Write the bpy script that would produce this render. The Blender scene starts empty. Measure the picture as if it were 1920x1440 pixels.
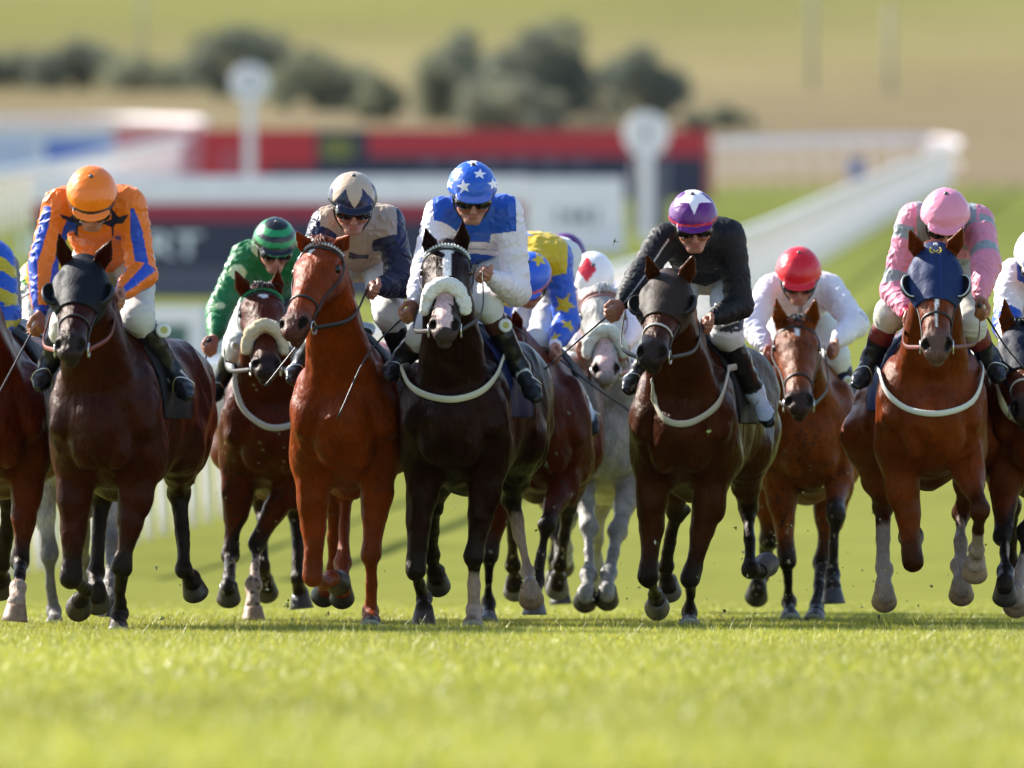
import bpy, math, os, random, time
import numpy as np
from mathutils import Vector, Matrix
T00 = time.time()
scene = bpy.context.scene
COL = scene.collection
FAST = 1.0
ONLY = ''
# ------------------------------------------------------------ camera
D0 = 53.3333            # metres from the lens to the plane of the leading horses
CAMZ = 0.60
YH = 950.0              # picture row of eye level
cam = bpy.data.cameras.new('camera'); cam.lens = 400; cam.sensor_width = 36
cam.clip_start = 1; cam.clip_end = 6000; cam.shift_y = (YH - 720) / 1920
cam.dof.use_dof = True; cam.dof.focus_distance = 53.2; cam.dof.aperture_fstop = 3.1; cam.dof.aperture_blades = 9
co = bpy.data.objects.new('camera', cam); COL.objects.link(co)
co.location = (0, -D0, CAMZ); co.rotation_euler = (math.radians(90), 0, 0)
scene.camera = co
# ------------------------------------------------------------ light
SUN_AZ = (-0.83, 0.56); SUN_EL = math.radians(33)     # low sun from behind the field, on the left
w = bpy.data.worlds.new('World'); scene.world = w; w.use_nodes = True
nt = w.node_tree; nt.nodes.clear()
sky = nt.nodes.new('ShaderNodeTexSky'); sky.sky_type = 'NISHITA'; sky.sun_disc = False
sky.sun_elevation = SUN_EL; sky.sun_rotation = math.atan2(SUN_AZ[0], SUN_AZ[1]); sky.air_density = 1.0; sky.dust_density = .7
bg = nt.nodes.new('ShaderNodeBackground'); bg.inputs[1].default_value = 0.115
wo = nt.nodes.new('ShaderNodeOutputWorld'); nt.links.new(sky.outputs[0], bg.inputs[0]); nt.links.new(bg.outputs[0], wo.inputs[0])
sl = bpy.data.lights.new('sun', 'SUN'); sl.energy = 4.9; sl.angle = math.radians(0.6); sl.color = (1, .94, .84)
so = bpy.data.objects.new('sun', sl); COL.objects.link(so); so.location = (-30, 30, 40)
sd = Vector((SUN_AZ[0] * math.cos(SUN_EL), SUN_AZ[1] * math.cos(SUN_EL), math.sin(SUN_EL))).normalized()
so.rotation_euler = sd.to_track_quat('Z', 'Y').to_euler()
scene.view_settings.view_transform = 'Standard'; scene.view_settings.look = 'None'
scene.view_settings.exposure = 1.35; scene.view_settings.gamma = 1
scene.render.engine = 'CYCLES'
scene.cycles.max_bounces = 6; scene.cycles.transparent_max_bounces = 8
# ------------------------------------------------------------ helpers
V = lambda *a: np.array(a, dtype=float)
def nrm(a):
    a = np.asarray(a, float); return a / (np.linalg.norm(a) + 1e-12)
def at(px, py, Y):
    """point seen at photo pixel (px,py) when it stands at world depth Y"""
    d = (Y + D0) / D0
    return V((px - 960) / 400 * d, Y, CAMZ + (YH - py) / 400 * d)
def srgb(r, g=None, b=None):
    if g is None: r, g, b = r
    f = lambda c: (c / 255 / 12.92) if c / 255 <= .04045 else ((c / 255 + .055) / 1.055) ** 2.4
    return np.array([f(r), f(g), f(b)])
def tag(o, label=None, cat=None, group=None, kind=None):
    if label: o['label'] = label
    if cat: o['category'] = cat
    if group: o['group'] = group
    if kind: o['kind'] = kind
    return o
ORG = {}
def empty(name, loc, label, cat, group=None):
    o = bpy.data.objects.new(name, None); COL.objects.link(o); o.location = loc; o.empty_display_size = .1
    return tag(o, label, cat, group)
def mesh_obj(name, Vv, F, mat, parent=None, col=None, smooth=True, org=None):
    """Vv world coordinates (n,3); F list/array of faces"""
    Vv = np.asarray(Vv, np.float32)
    if org is None:
        org = np.array(ORG[parent.name] if parent.type == 'MESH' else parent.location, np.float32) if parent else Vv.mean(0)
        if not parent: org = np.array([Vv[:, 0].mean(), Vv[:, 1].mean(), Vv[:, 2].min()], np.float32)
    me = bpy.data.meshes.new(name)
    Q = Vv - np.asarray(org, np.float32)
    if isinstance(F, np.ndarray):
        k = F.shape[1]; me.vertices.add(len(Q)); me.vertices.foreach_set('co', Q.ravel())
        me.loops.add(F.size); me.loops.foreach_set('vertex_index', F.astype(np.int32).ravel())
        me.polygons.add(len(F)); me.polygons.foreach_set('loop_start', np.arange(0, F.size, k, dtype=np.int32))
        me.polygons.foreach_set('loop_total', np.full(len(F), k, np.int32))
        me.update(calc_edges=True)
    else:
        me.from_pydata(Q.tolist(), [], F); me.update()
    if smooth: me.polygons.foreach_set('use_smooth', np.ones(len(me.polygons), bool))
    if col is not None:
        ca = me.color_attributes.new('Col', 'FLOAT_COLOR', 'POINT')
        c4 = np.ones((len(Q), 4), np.float32); c4[:, :3] = col
        ca.data.foreach_set('color', c4.ravel())
    me.materials.append(mat)
    o = bpy.data.objects.new(name, me); COL.objects.link(o)
    if parent: o.parent = parent
    else: o.location = org
    ORG[o.name] = tuple(org)
    return o
class MB:
    def __init__(s): s.v = []; s.f = []; s.c = []; s.n = 0
    def add(s, vs, fs, col=None):
        vs = np.asarray(vs, float); s.v.append(vs); s.f += [tuple(int(i) + s.n for i in f) for f in fs]; s.n += len(vs)
        s.c.append(np.tile(np.asarray(col if col is not None else (1, 1, 1), float), (len(vs), 1)) if (col is None or np.ndim(col) == 1) else col)
    def build(s, name, mat, parent=None, smooth=True, org=None):
        return mesh_obj(name, np.vstack(s.v), s.f, mat, parent, np.vstack(s.c), smooth, org)
def frames(P):
    P = np.asarray(P, float); T = np.gradient(P, axis=0); T /= np.linalg.norm(T, axis=1)[:, None] + 1e-12
    ref = V(0, 0, 1) if abs(T[0][2]) < .9 else V(0, 1, 0)
    u = nrm(np.cross(T[0], ref)); U = []
    for t in T:
        u = nrm(u - t * np.dot(u, t)); U.append(u)
    U = np.array(U); return T, U, np.cross(T, U)
def tube(P, r, n=8, flat=None, U=None):
    """tube along P; r scalar/list; flat=(ru,rv) elliptical, U optional width directions"""
    P = np.asarray(P, float); m = len(P); T, A, B = frames(P)
    if U is not None:
        A = np.array([nrm(u - t * np.dot(u, t)) for u, t in zip(np.asarray(U, float), T)]); B = np.cross(T, A)
    if flat is not None: ru = np.full(m, flat[0]); rv = np.full(m, flat[1])
    else: ru = rv = np.broadcast_to(np.asarray(r, float), (m,))
    an = np.linspace(0, 2 * np.pi, n, endpoint=False); vs = []
    for i in range(m):
        vs.append(P[i] + np.outer(np.cos(an) * ru[i], A[i]) + np.outer(np.sin(an) * rv[i], B[i]))
    vs = np.vstack(vs); fs = []
    for i in range(m - 1):
        for j in range(n):
            k = (j + 1) % n; fs.append((i * n + j, i * n + k, (i + 1) * n + k, (i + 1) * n + j))
    fs.append(tuple(range(n))[::-1]); fs.append(tuple((m - 1) * n + j for j in range(n)))
    return vs, fs
def smooth_path(P, k=6):
    P = [np.asarray(p, float) for p in P]
    if len(P) < 3: return np.array([P[0] + (P[-1] - P[0]) * t for t in np.linspace(0, 1, k + 1)])
    Q = [2 * P[0] - P[1]] + P + [2 * P[-1] - P[-2]]; out = []
    for i in range(1, len(Q) - 2):
        a, b, c, d = Q[i - 1:i + 3]
        for t in np.linspace(0, 1, k, endpoint=False):
            out.append(.5 * (2 * b + (c - a) * t + (2 * a - 5 * b + 4 * c - d) * t * t + (3 * b - a - 3 * c + d) * t ** 3))
    out.append(P[-1]); return np.array(out)
def box(mb, c, s, col=None, ax=None):
    c = V(*c); s = V(*s) / 2; ax = np.eye(3) if ax is None else np.asarray(ax)
    k = [(x, y, z) for x in (-1, 1) for y in (-1, 1) for z in (-1, 1)]
    vs = [c + ax.T @ (V(*q) * s) for q in k]
    mb.add(vs, [(0, 1, 3, 2), (4, 6, 7, 5), (0, 4, 5, 1), (2, 3, 7, 6), (0, 2, 6, 4), (1, 5, 7, 3)], col)
# ---- signed distance field modelling
class SDF:
    def __init__(s, lo, hi, h):
        s.h = h * FAST; s.lo = np.asarray(lo, float); s.n = np.ceil((np.asarray(hi) - s.lo) / s.h).astype(int) + 1
        s.D = np.full(s.n, 1.0, np.float32)
        s.ax = [(s.lo[i] + np.arange(s.n[i]) * s.h).astype(np.float32) for i in range(3)]
    def sl(s, lo, hi):
        a = np.clip(np.floor((lo - s.lo) / s.h).astype(int), 0, s.n); b = np.clip(np.ceil((hi - s.lo) / s.h).astype(int) + 1, 0, s.n)
        if (b <= a).any(): return None
        S = tuple(slice(a[i], b[i]) for i in range(3))
        X = s.ax[0][S[0]][:, None, None]; Y = s.ax[1][S[1]][None, :, None]; Z = s.ax[2][S[2]][None, None, :]
        return S, X, Y, Z
    def comb(s, S, d, k, op):
        A = s.D[S]
        if op == '+':
            if k > 0:
                h = np.maximum(k - np.abs(A - d), 0) / k; s.D[S] = np.minimum(A, d) - h * h * k * .25
            else: s.D[S] = np.minimum(A, d)
        elif op == '-':
            d = -d
            if k > 0:
                h = np.maximum(k - np.abs(A - d), 0) / k; s.D[S] = np.maximum(A, d) + h * h * k * .25
            else: s.D[S] = np.maximum(A, d)
    def seg(s, a, b, ra, rb, w=None, k=.03, op='+'):
        a = np.asarray(a, float); b = np.asarray(b, float)
        iso = np.ndim(ra) == 0 and np.ndim(rb) == 0
        m = max(np.max(ra), np.max(rb)) + k + 3 * s.h
        g = s.sl(np.minimum(a, b) - m, np.maximum(a, b) + m)
        if g is None: return
        S, X, Y, Z = g; f = np.float32
        ab = b - a; L = np.linalg.norm(ab)
        if L < 1e-6: ab = V(0, 0, 1e-4); L = 1e-4
        e = ab / L; qx, qy, qz = X - f(a[0]), Y - f(a[1]), Z - f(a[2])
        p = qx * f(e[0]) + qy * f(e[1]) + qz * f(e[2]); t = np.clip(p, 0, f(L))
        if iso:
            cx, cy, cz = qx - t * f(e[0]), qy - t * f(e[1]), qz - t * f(e[2])
            d = np.sqrt(cx * cx + cy * cy + cz * cz) - (f(ra) + t * f((rb - ra) / L))
        else:
            ra = np.broadcast_to(np.asarray(ra, float), (2,)); rb = np.broadcast_to(np.asarray(rb, float), (2,))
            w = V(1, 0, 0) if w is None else np.asarray(w, float)
            u = nrm(w - e * np.dot(w, e)); v = np.cross(e, u)
            U = qx * f(u[0]) + qy * f(u[1]) + qz * f(u[2]); W = qx * f(v[0]) + qy * f(v[1]) + qz * f(v[2]); P = p - t
            tt = t / f(L); rw = f(ra[0]) + tt * f(rb[0] - ra[0]); rh = f(ra[1]) + tt * f(rb[1] - ra[1]); rs = np.minimum(rw, rh)
            k0 = np.sqrt((U / rw) ** 2 + (W / rh) ** 2 + (P / rs) ** 2); k1 = np.sqrt((U / rw ** 2) ** 2 + (W / rh ** 2) ** 2 + (P / rs ** 2) ** 2) + f(1e-9)
            d = k0 * (k0 - 1) / k1; d = np.where(k0 < .2, -np.minimum(rw, rh) * .8, d)
        s.comb(S, d.astype(np.float32), k, op)
    def ell(s, c, r, ax=None, k=.03, op='+'):
        c = np.asarray(c, float); r = np.broadcast_to(np.asarray(r, float), (3,)); ax = np.eye(3) if ax is None else np.asarray(ax, float)
        m = r.max() + k + 3 * s.h; g = s.sl(c - m, c + m)
        if g is None: return
        S, X, Y, Z = g; f = np.float32; q = (X - f(c[0]), Y - f(c[1]), Z - f(c[2]))
        a0 = a1 = 0
        for i in range(3):
            d = q[0] * f(ax[i][0]) + q[1] * f(ax[i][1]) + q[2] * f(ax[i][2])
            a0 = a0 + (d / f(r[i])) ** 2; a1 = a1 + (d / f(r[i] ** 2)) ** 2
        k0 = np.sqrt(a0); d = k0 * (k0 - 1) / (np.sqrt(a1) + f(1e-9)); d = np.where(k0 < .2, -f(r.min() * .8), d)
        s.comb(S, d.astype(np.float32), k, op)
    def chain(s, P, R, w=None, k=.03, sub=3, op='+'):
        P = np.array(P, float); R = [(r, r) if np.ndim(r) == 0 else r for r in R]; R = np.array(R, float)
        Q = smooth_path(P, sub); n = len(Q); tt = np.linspace(0, len(P) - 1, n)
        RR = np.stack([np.interp(tt, range(len(P)), R[:, j]) for j in range(2)], 1)
        iso = np.allclose(R[:, 0], R[:, 1])
        for i in range(n - 1):
            if iso: s.seg(Q[i], Q[i + 1], RR[i][0], RR[i + 1][0], k=k if i == 0 else min(k, .012), op=op)
            else: s.seg(Q[i], Q[i + 1], RR[i], RR[i + 1], w, k=k if i == 0 else min(k, .02), op=op)
    def mesh(s):
        D = s.D; ins = D < 0
        c = np.zeros(np.array(D.shape) - 1, np.uint8)
        for i in (0, 1):
            for j in (0, 1):
                for k in (0, 1):
                    c += ins[i:D.shape[0] - 1 + i, j:D.shape[1] - 1 + j, k:D.shape[2] - 1 + k]
        act = (c > 0) & (c < 8); I = np.argwhere(act)
        if not len(I): return np.zeros((0, 3)), np.zeros((0, 4), int)
        idx = np.full(act.shape, -1, np.int32); idx[act] = np.arange(len(I))
        pos = np.zeros((len(I), 3)); cnt = np.zeros(len(I))
        cr = [(a, b, cc) for a in (0, 1) for b in (0, 1) for cc in (0, 1)]
        for p in cr:
            for a in range(3):
                if p[a] == 0:
                    q = list(p); q[a] = 1
                    d0 = D[I[:, 0] + p[0], I[:, 1] + p[1], I[:, 2] + p[2]]; d1 = D[I[:, 0] + q[0], I[:, 1] + q[1], I[:, 2] + q[2]]
                    m = (d0 < 0) != (d1 < 0); t = d0[m] / (d0[m] - d1[m])
                    off = np.tile(np.array(p, float), (m.sum(), 1)); off[:, a] = t
                    pos[m] += off; cnt[m] += 1
        pos = (I + pos / cnt[:, None]) * s.h + s.lo
        F = []
        for a in range(3):
            b, c2 = (a + 1) % 3, (a + 2) % 3
            A0 = [slice(None)] * 3; A1 = [slice(None)] * 3; A0[a] = slice(0, -1); A1[a] = slice(1, None)
            e0 = ins[tuple(A0)]; e1 = ins[tuple(A1)]
            for sgn in (0, 1):
                m = (e0 & ~e1) if sgn == 0 else (~e0 & e1)
                E = np.argwhere(m)
                ok = (E[:, b] > 0) & (E[:, c2] > 0) & (E[:, b] < D.shape[b] - 1) & (E[:, c2] < D.shape[c2] - 1); E = E[ok]
                def g(db, dc):
                    K = E.copy(); K[:, b] -= db; K[:, c2] -= dc; return idx[K[:, 0], K[:, 1], K[:, 2]]
                q = np.stack([g(1, 1), g(0, 1), g(0, 0), g(1, 0)], 1)
                F.append(q if sgn == 0 else q[:, ::-1])
        F = np.vstack(F); F = F[(F >= 0).all(1)]
        # drop loose shreds is unnecessary; one relaxation pass for evenness
        return pos, F
def vnormals(P, F):
    n = np.cross(P[F[:, 2]] - P[F[:, 0]], P[F[:, 3]] - P[F[:, 1]]); N = np.zeros_like(P)
    for j in range(4): np.add.at(N, F[:, j], n)
    return N / (np.linalg.norm(N, axis=1)[:, None] + 1e-12)
def relax(P, F, it=1, lam=.5):
    n = len(P)
    for _ in range(it):
        S = np.zeros_like(P); C = np.zeros(n)
        for j in range(4):
            a, b = F[:, j], F[:, (j + 1) % 4]
            for k in range(3): S[:, k] += np.bincount(a, P[b, k], n) + np.bincount(b, P[a, k], n)
            C += np.bincount(a, minlength=n) + np.bincount(b, minlength=n)
        P = P + lam * (S / C[:, None] - P)
    return P
def vno(P, f, seed=0, oct=3):
    """cheap smooth noise in about -1..1"""
    r = np.random.RandomState(seed); o = np.zeros(len(P)); a = 1; tot = 0
    for _ in range(oct):
        s = np.zeros(len(P))
        for _ in range(4):
            d = nrm(r.randn(3)) * f; e = nrm(r.randn(3)) * f * .7
            s += np.sin(P @ d * 6.28 + 1.7 * np.sin(P @ e * 6.28 + r.rand() * 6) + r.rand() * 6)
        o += a * s / 2.2; tot += a; a *= .5; f *= 2.1
    return o / tot
def near(P, poly):
    """distance to polyline and arc parameter in segment units"""
    best = np.full(len(P), 9.); par = np.zeros(len(P))
    for i in range(len(poly) - 1):
        a, b = poly[i], poly[i + 1]; ab = b - a; t = np.clip((P - a) @ ab / (ab @ ab + 1e-12), 0, 1)
        d = np.linalg.norm(P - a - t[:, None] * ab, axis=1); m = d < best
        best[m] = d[m]; par[m] = i + t[m]
    return best, par
def lerp(a, b, t):
    t = np.clip(t, 0, 1)
    return a + (b - a) * (t[:, None] if np.ndim(t) else t)
def sst(a, b, x):
    t = np.clip((x - a) / (b - a), 0, 1); return t * t * (3 - 2 * t)
def star(x, y, r, rot=0, inner=.42, n=5):
    """True inside a star"""
    a = np.arctan2(x, y) + rot; R = np.hypot(x, y); sec = 2 * np.pi / n
    a = np.abs((a + sec / 2) % sec - sec / 2)      # 0 at a tip
    px, py = R * np.cos(a), R * np.sin(a); tx, ty = r, 0; ix, iy = r * inner * math.cos(sec / 2), r * inner * math.sin(sec / 2)
    return ((ix - tx) * (py - ty) - (iy - ty) * (px - tx)) > 0
# ------------------------------------------------------------ materials
MATS = {}

def mat(name, base=(.5, .5, .5), rough=.5, attr=False, spec=.5, sheen=0, bump=None, metal=0, coat=0, trans=0, var=None, sub=0, aniso=None):
    """bump: list of (scale, strength, distance); var: (scale, amount) tint noise"""
    if name in MATS: return MATS[name]
    m = bpy.data.materials.new(name); m.use_nodes = True; N = m.node_tree.nodes; L = m.node_tree.links
    b = N['Principled BSDF']; b.inputs['Base Color'].default_value = (*base, 1); b.inputs['Roughness'].default_value = rough
    b.inputs['Specular IOR Level'].default_value = spec; b.inputs['Metallic'].default_value = metal
    b.inputs['Sheen Weight'].default_value = sheen; b.inputs['Sheen Roughness'].default_value = .4; b.inputs['Coat Weight'].default_value = coat
    if sub: b.inputs['Subsurface Weight'].default_value = sub; b.inputs['Subsurface Radius'].default_value = (.02, .008, .004); b.inputs['Subsurface Scale'].default_value = .5
    src = None; tc = N.new('ShaderNodeTexCoord')
    if attr:
        a = N.new('ShaderNodeAttribute'); a.attribute_name = 'Col'; src = a.outputs['Color']
    else:
        a = N.new('ShaderNodeRGB'); a.outputs[0].default_value = (*base, 1); src = a.outputs[0]
    if var:
        n = N.new('ShaderNodeTexNoise'); n.inputs['Scale'].default_value = var[0]; n.inputs['Detail'].default_value = 4; L.new(tc.outputs['Object'], n.inputs['Vector'])
        mr = N.new('ShaderNodeMapRange'); mr.inputs[1].default_value = .3; mr.inputs[2].default_value = .7; mr.inputs[3].default_value = 1 - var[1]; mr.inputs[4].default_value = 1 + var[1]
        L.new(n.outputs[0], mr.inputs[0]); mx = N.new('ShaderNodeVectorMath'); mx.operation = 'SCALE'; L.new(src, mx.inputs[0]); L.new(mr.outputs[0], mx.inputs['Scale']); src = mx.outputs[0]
    if name == 'horse_coat':      # fine lie of the hair
        n = N.new('ShaderNodeTexNoise'); n.inputs['Scale'].default_value = 95; n.inputs['Detail'].default_value = 5; mp = N.new('ShaderNodeMapping'); mp.inputs['Scale'].default_value = (1.6, .8, .35); L.new(tc.outputs['Object'], mp.inputs[0]); L.new(mp.outputs[0], n.inputs['Vector'])
        mr = N.new('ShaderNodeMapRange'); mr.inputs[1].default_value = .3; mr.inputs[2].default_value = .7; mr.inputs[3].default_value = .72; mr.inputs[4].default_value = 1.3; L.new(n.outputs[0], mr.inputs[0])
        mx = N.new('ShaderNodeVectorMath'); mx.operation = 'SCALE'; L.new(src, mx.inputs[0]); L.new(mr.outputs[0], mx.inputs['Scale']); src = mx.outputs[0]
        mr2 = N.new('ShaderNodeMapRange'); mr2.inputs[3].default_value = .2; mr2.inputs[4].default_value = .46; L.new(n.outputs[0], mr2.inputs[0]); L.new(mr2.outputs[0], b.inputs['Roughness'])
    L.new(src, b.inputs['Base Color'])
    prev = None
    for sc, st, di in (bump or []):
        n = N.new('ShaderNodeTexNoise'); n.inputs['Scale'].default_value = sc; n.inputs['Detail'].default_value = 3; v = tc.outputs['Object']
        if aniso:
            mp = N.new('ShaderNodeMapping'); mp.inputs['Scale'].default_value = aniso; L.new(v, mp.inputs[0]); v = mp.outputs[0]
        L.new(v, n.inputs['Vector'])
        bm = N.new('ShaderNodeBump'); bm.inputs['Strength'].default_value = st; bm.inputs['Distance'].default_value = di; L.new(n.outputs[0], bm.inputs['Height'])
        if prev: L.new(prev.outputs[0], bm.inputs['Normal'])
        prev = bm
    if prev: L.new(prev.outputs[0], b.inputs['Normal'])
    if trans:
        t = N.new('ShaderNodeBsdfTranslucent'); L.new(src, t.inputs[0]); ms = N.new('ShaderNodeMixShader'); ms.inputs[0].default_value = trans
        L.new(b.outputs[0], ms.inputs[1]); L.new(t.outputs[0], ms.inputs[2]); L.new(ms.outputs[0], N['Material Output'].inputs[0])
    MATS[name] = m; return m
M_coat = mat('horse_coat', attr=True, rough=.3, spec=.12, sheen=.0, bump=[(6, .55, .05), (20, .6, .016), (300, .6, .003)], var=(7, .25), aniso=(1.6, .7, .8))
MATS['horse_coat'].node_tree.nodes['Principled BSDF'].inputs['Specular Tint'].default_value = (1, .72, .55, 1)
M_silk = mat('silk', attr=True, rough=.42, spec=.45, sheen=.2, bump=[(11, .35, .012), (60, .1, .003)], aniso=(.8, .8, 1.9), trans=.12)
M_cap = mat('cap_silk', attr=True, rough=.32, spec=.5, bump=[(14, .3, .008), (70, .2, .003)])
M_skin = mat('skin', attr=True, rough=.5, spec=.4, bump=[(150, .15, .002)], sub=.1)
M_breech = mat('breeches', attr=True, rough=.6, spec=.3, bump=[(14, .45, .012), (70, .15, .003)], aniso=(.8, .8, 1.8), trans=.08)
M_boot = mat('boot_leather', attr=True, rough=.3, spec=.35, bump=[(60, .35, .004)])
M_black = mat('black_leather', (.012, .011, .012), rough=.38, spec=.5, bump=[(90, .3, .003)])
M_strap = mat('strap', attr=True, rough=.5, spec=.4, bump=[(140, .4, .003)])
M_hood = mat('hood_cloth', attr=True, rough=.6, spec=.22, bump=[(60, .4, .006), (600, .4, .001)])
M_fleece = mat('fleece', attr=True, rough=.9, spec=.1, sheen=.5, bump=[(70, .5, .01), (260, .4, .003)])
M_hoof = mat('hoof_horn', attr=True, rough=.45, spec=.5, bump=[(80, .4, .004)], var=(30, .25))
M_steel = mat('steel', (.6, .6, .6), rough=.3, metal=1)
M_eye = mat('horse_eye', (.012, .006, .004), rough=.12, spec=.5)
M_hair = mat('horse_hair', attr=True, rough=.45, spec=.5)
M_goggle = mat('goggle_lens', (.008, .008, .01), rough=.12, spec=.7)
M_whip = mat('whip', attr=True, rough=.35, spec=.5)
M_silkd = mat('silk_dark', attr=True, rough=.6, spec=.25, bump=[(11, .3, .012)], aniso=(.8, .8, 1.9))
M_paint = mat('white_paint', (.9, .8, .84), rough=.4, bump=[(20, .1, .005)])
M_board = mat('board_print', attr=True, rough=.5, var=(3, .06))
# ============================================================ ground
def zt(d):
    d = np.asarray(d, float); sp = lambda x, w_: np.logaddexp(0, x / w_) * w_
    return .039 * (sp(d - 90, 8) - sp(np.array(-53. - 90), 8)) + .022 * sp(d - 440, 30) - .05 * sp(d - 1500, 80)
def terr(X, Y):
    return zt(np.maximum(np.asarray(Y) + D0, 0))
def inv(px, py, extra=0):
    """ground point seen at a photo pixel"""
    ds = np.linspace(60, 1400, 4000); zz = zt(ds); rows = YH - (zz - CAMZ) / (D0 * 400) * 1 * 0 - (zz - CAMZ) * (D0 * 400) / ds
    i = np.argmin(np.abs(rows - py)); return at(px, py, ds[i] - D0)
ys = np.concatenate([np.linspace(-60, 120, 90), np.geomspace(122, 3000, 110)]); xs = np.concatenate([-np.geomspace(8, 1500, 40)[::-1], np.linspace(-7.5, 7.5, 31), np.geomspace(8, 1500, 40)])
XX, YY = np.meshgrid(xs, ys, indexing='ij'); ZZ = terr(XX, YY); ZZ = ZZ + np.clip((YY - 420) / 300, 0, 1) * (3 * np.sin(XX / 60 + .8) + 2 * np.sin(YY / 90 + XX / 150))
nx, ny = XX.shape; idx = np.arange(nx * ny).reshape(nx, ny)
Fq = np.stack([idx[:-1, :-1], idx[1:, :-1], idx[1:, 1:], idx[:-1, 1:]], -1).reshape(-1, 4)
gm = bpy.data.materials.new('turf_ground'); gm.use_nodes = True; N = gm.node_tree.nodes; L = gm.node_tree.links; b = N['Principled BSDF']; b.inputs['Roughness'].default_value = .9; b.inputs['Specular IOR Level'].default_value = .0
ge = N.new('ShaderNodeNewGeometry'); sx = N.new('ShaderNodeSeparateXYZ'); L.new(ge.outputs['Position'], sx.inputs[0])
ns = N.new('ShaderNodeTexNoise'); ns.inputs['Scale'].default_value = .035; ns.inputs['Detail'].default_value = 4; mp = N.new('ShaderNodeMapping'); mp.inputs['Scale'].default_value = (1, .45, 1); L.new(ge.outputs['Position'], mp.inputs[0]); L.new(mp.outputs[0], ns.inputs[0])
wob = N.new('ShaderNodeMath'); wob.operation = 'MULTIPLY_ADD'; wob.inputs[1].default_value = 60; L.new(ns.outputs[0], wob.inputs[0]); L.new(sx.outputs[1], wob.inputs[2])
sub_ = N.new('ShaderNodeMath'); sub_.operation = 'MULTIPLY_ADD'; sub_.inputs[1].default_value = 1 / 1500; sub_.inputs[2].default_value = -30 / 1500; L.new(wob.outputs[0], sub_.inputs[0])
cr = N.new('ShaderNodeValToRGB'); L.new(sub_.outputs[0], cr.inputs[0]); E = cr.color_ramp.elements
stops = [(0, (0.182, 0.189, 0.043)), (.05, (0.165, 0.176, 0.043)), (.12, (0.126, 0.146, 0.037)), (.205, (0.122, 0.138, 0.037)), (.225, (0.175, 0.138, 0.086)), (.30, (0.189, 0.151, 0.090)), (.36, (0.175, 0.148, 0.071)), (.42, (0.162, 0.159, 0.052)), (.52, (0.175, 0.162, 0.071)), (.60, (0.162, 0.166, 0.052)), (.75, (0.175, 0.169, 0.075)), (1, (0.154, 0.162, 0.057))]
while len(E) < len(stops): E.new(.5)
for e, (p, c) in zip(E, stops): e.position = p; e.color = (*c, 1)
n2 = N.new('ShaderNodeTexNoise'); n2.inputs['Scale'].default_value = .02; n2.inputs['Detail'].default_value = 6; L.new(mp.outputs[0], n2.inputs[0])
mr = N.new('ShaderNodeMapRange'); mr.inputs[1].default_value = .3; mr.inputs[2].default_value = .7; mr.inputs[3].default_value = .8; mr.inputs[4].default_value = 1.2; L.new(n2.outputs[0], mr.inputs[0])
n3 = N.new('ShaderNodeTexNoise'); n3.inputs['Scale'].default_value = 1.3; n3.inputs['Detail'].default_value = 6; L.new(ge.outputs['Position'], n3.inputs[0])
mr3 = N.new('ShaderNodeMapRange'); mr3.inputs[1].default_value = .3; mr3.inputs[2].default_value = .7; mr3.inputs[3].default_value = .82; mr3.inputs[4].default_value = 1.18; L.new(n3.outputs[0], mr3.inputs[0])
mm = N.new('ShaderNodeMath'); mm.operation = 'MULTIPLY'; L.new(mr.outputs[0], mm.inputs[0]); L.new(mr3.outputs[0], mm.inputs[1])
vs_ = N.new('ShaderNodeVectorMath'); vs_.operation = 'SCALE'; L.new(cr.outputs[0], vs_.inputs[0]); L.new(mm.outputs[0], vs_.inputs['Scale']); L.new(vs_.outputs[0], b.inputs['Base Color'])
g = mesh_obj('ground', np.stack([XX.ravel(), YY.ravel(), ZZ.ravel()], 1), Fq, gm, None, None, True, org=(0, 0, 0)); tag(g, kind='structure')
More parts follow.
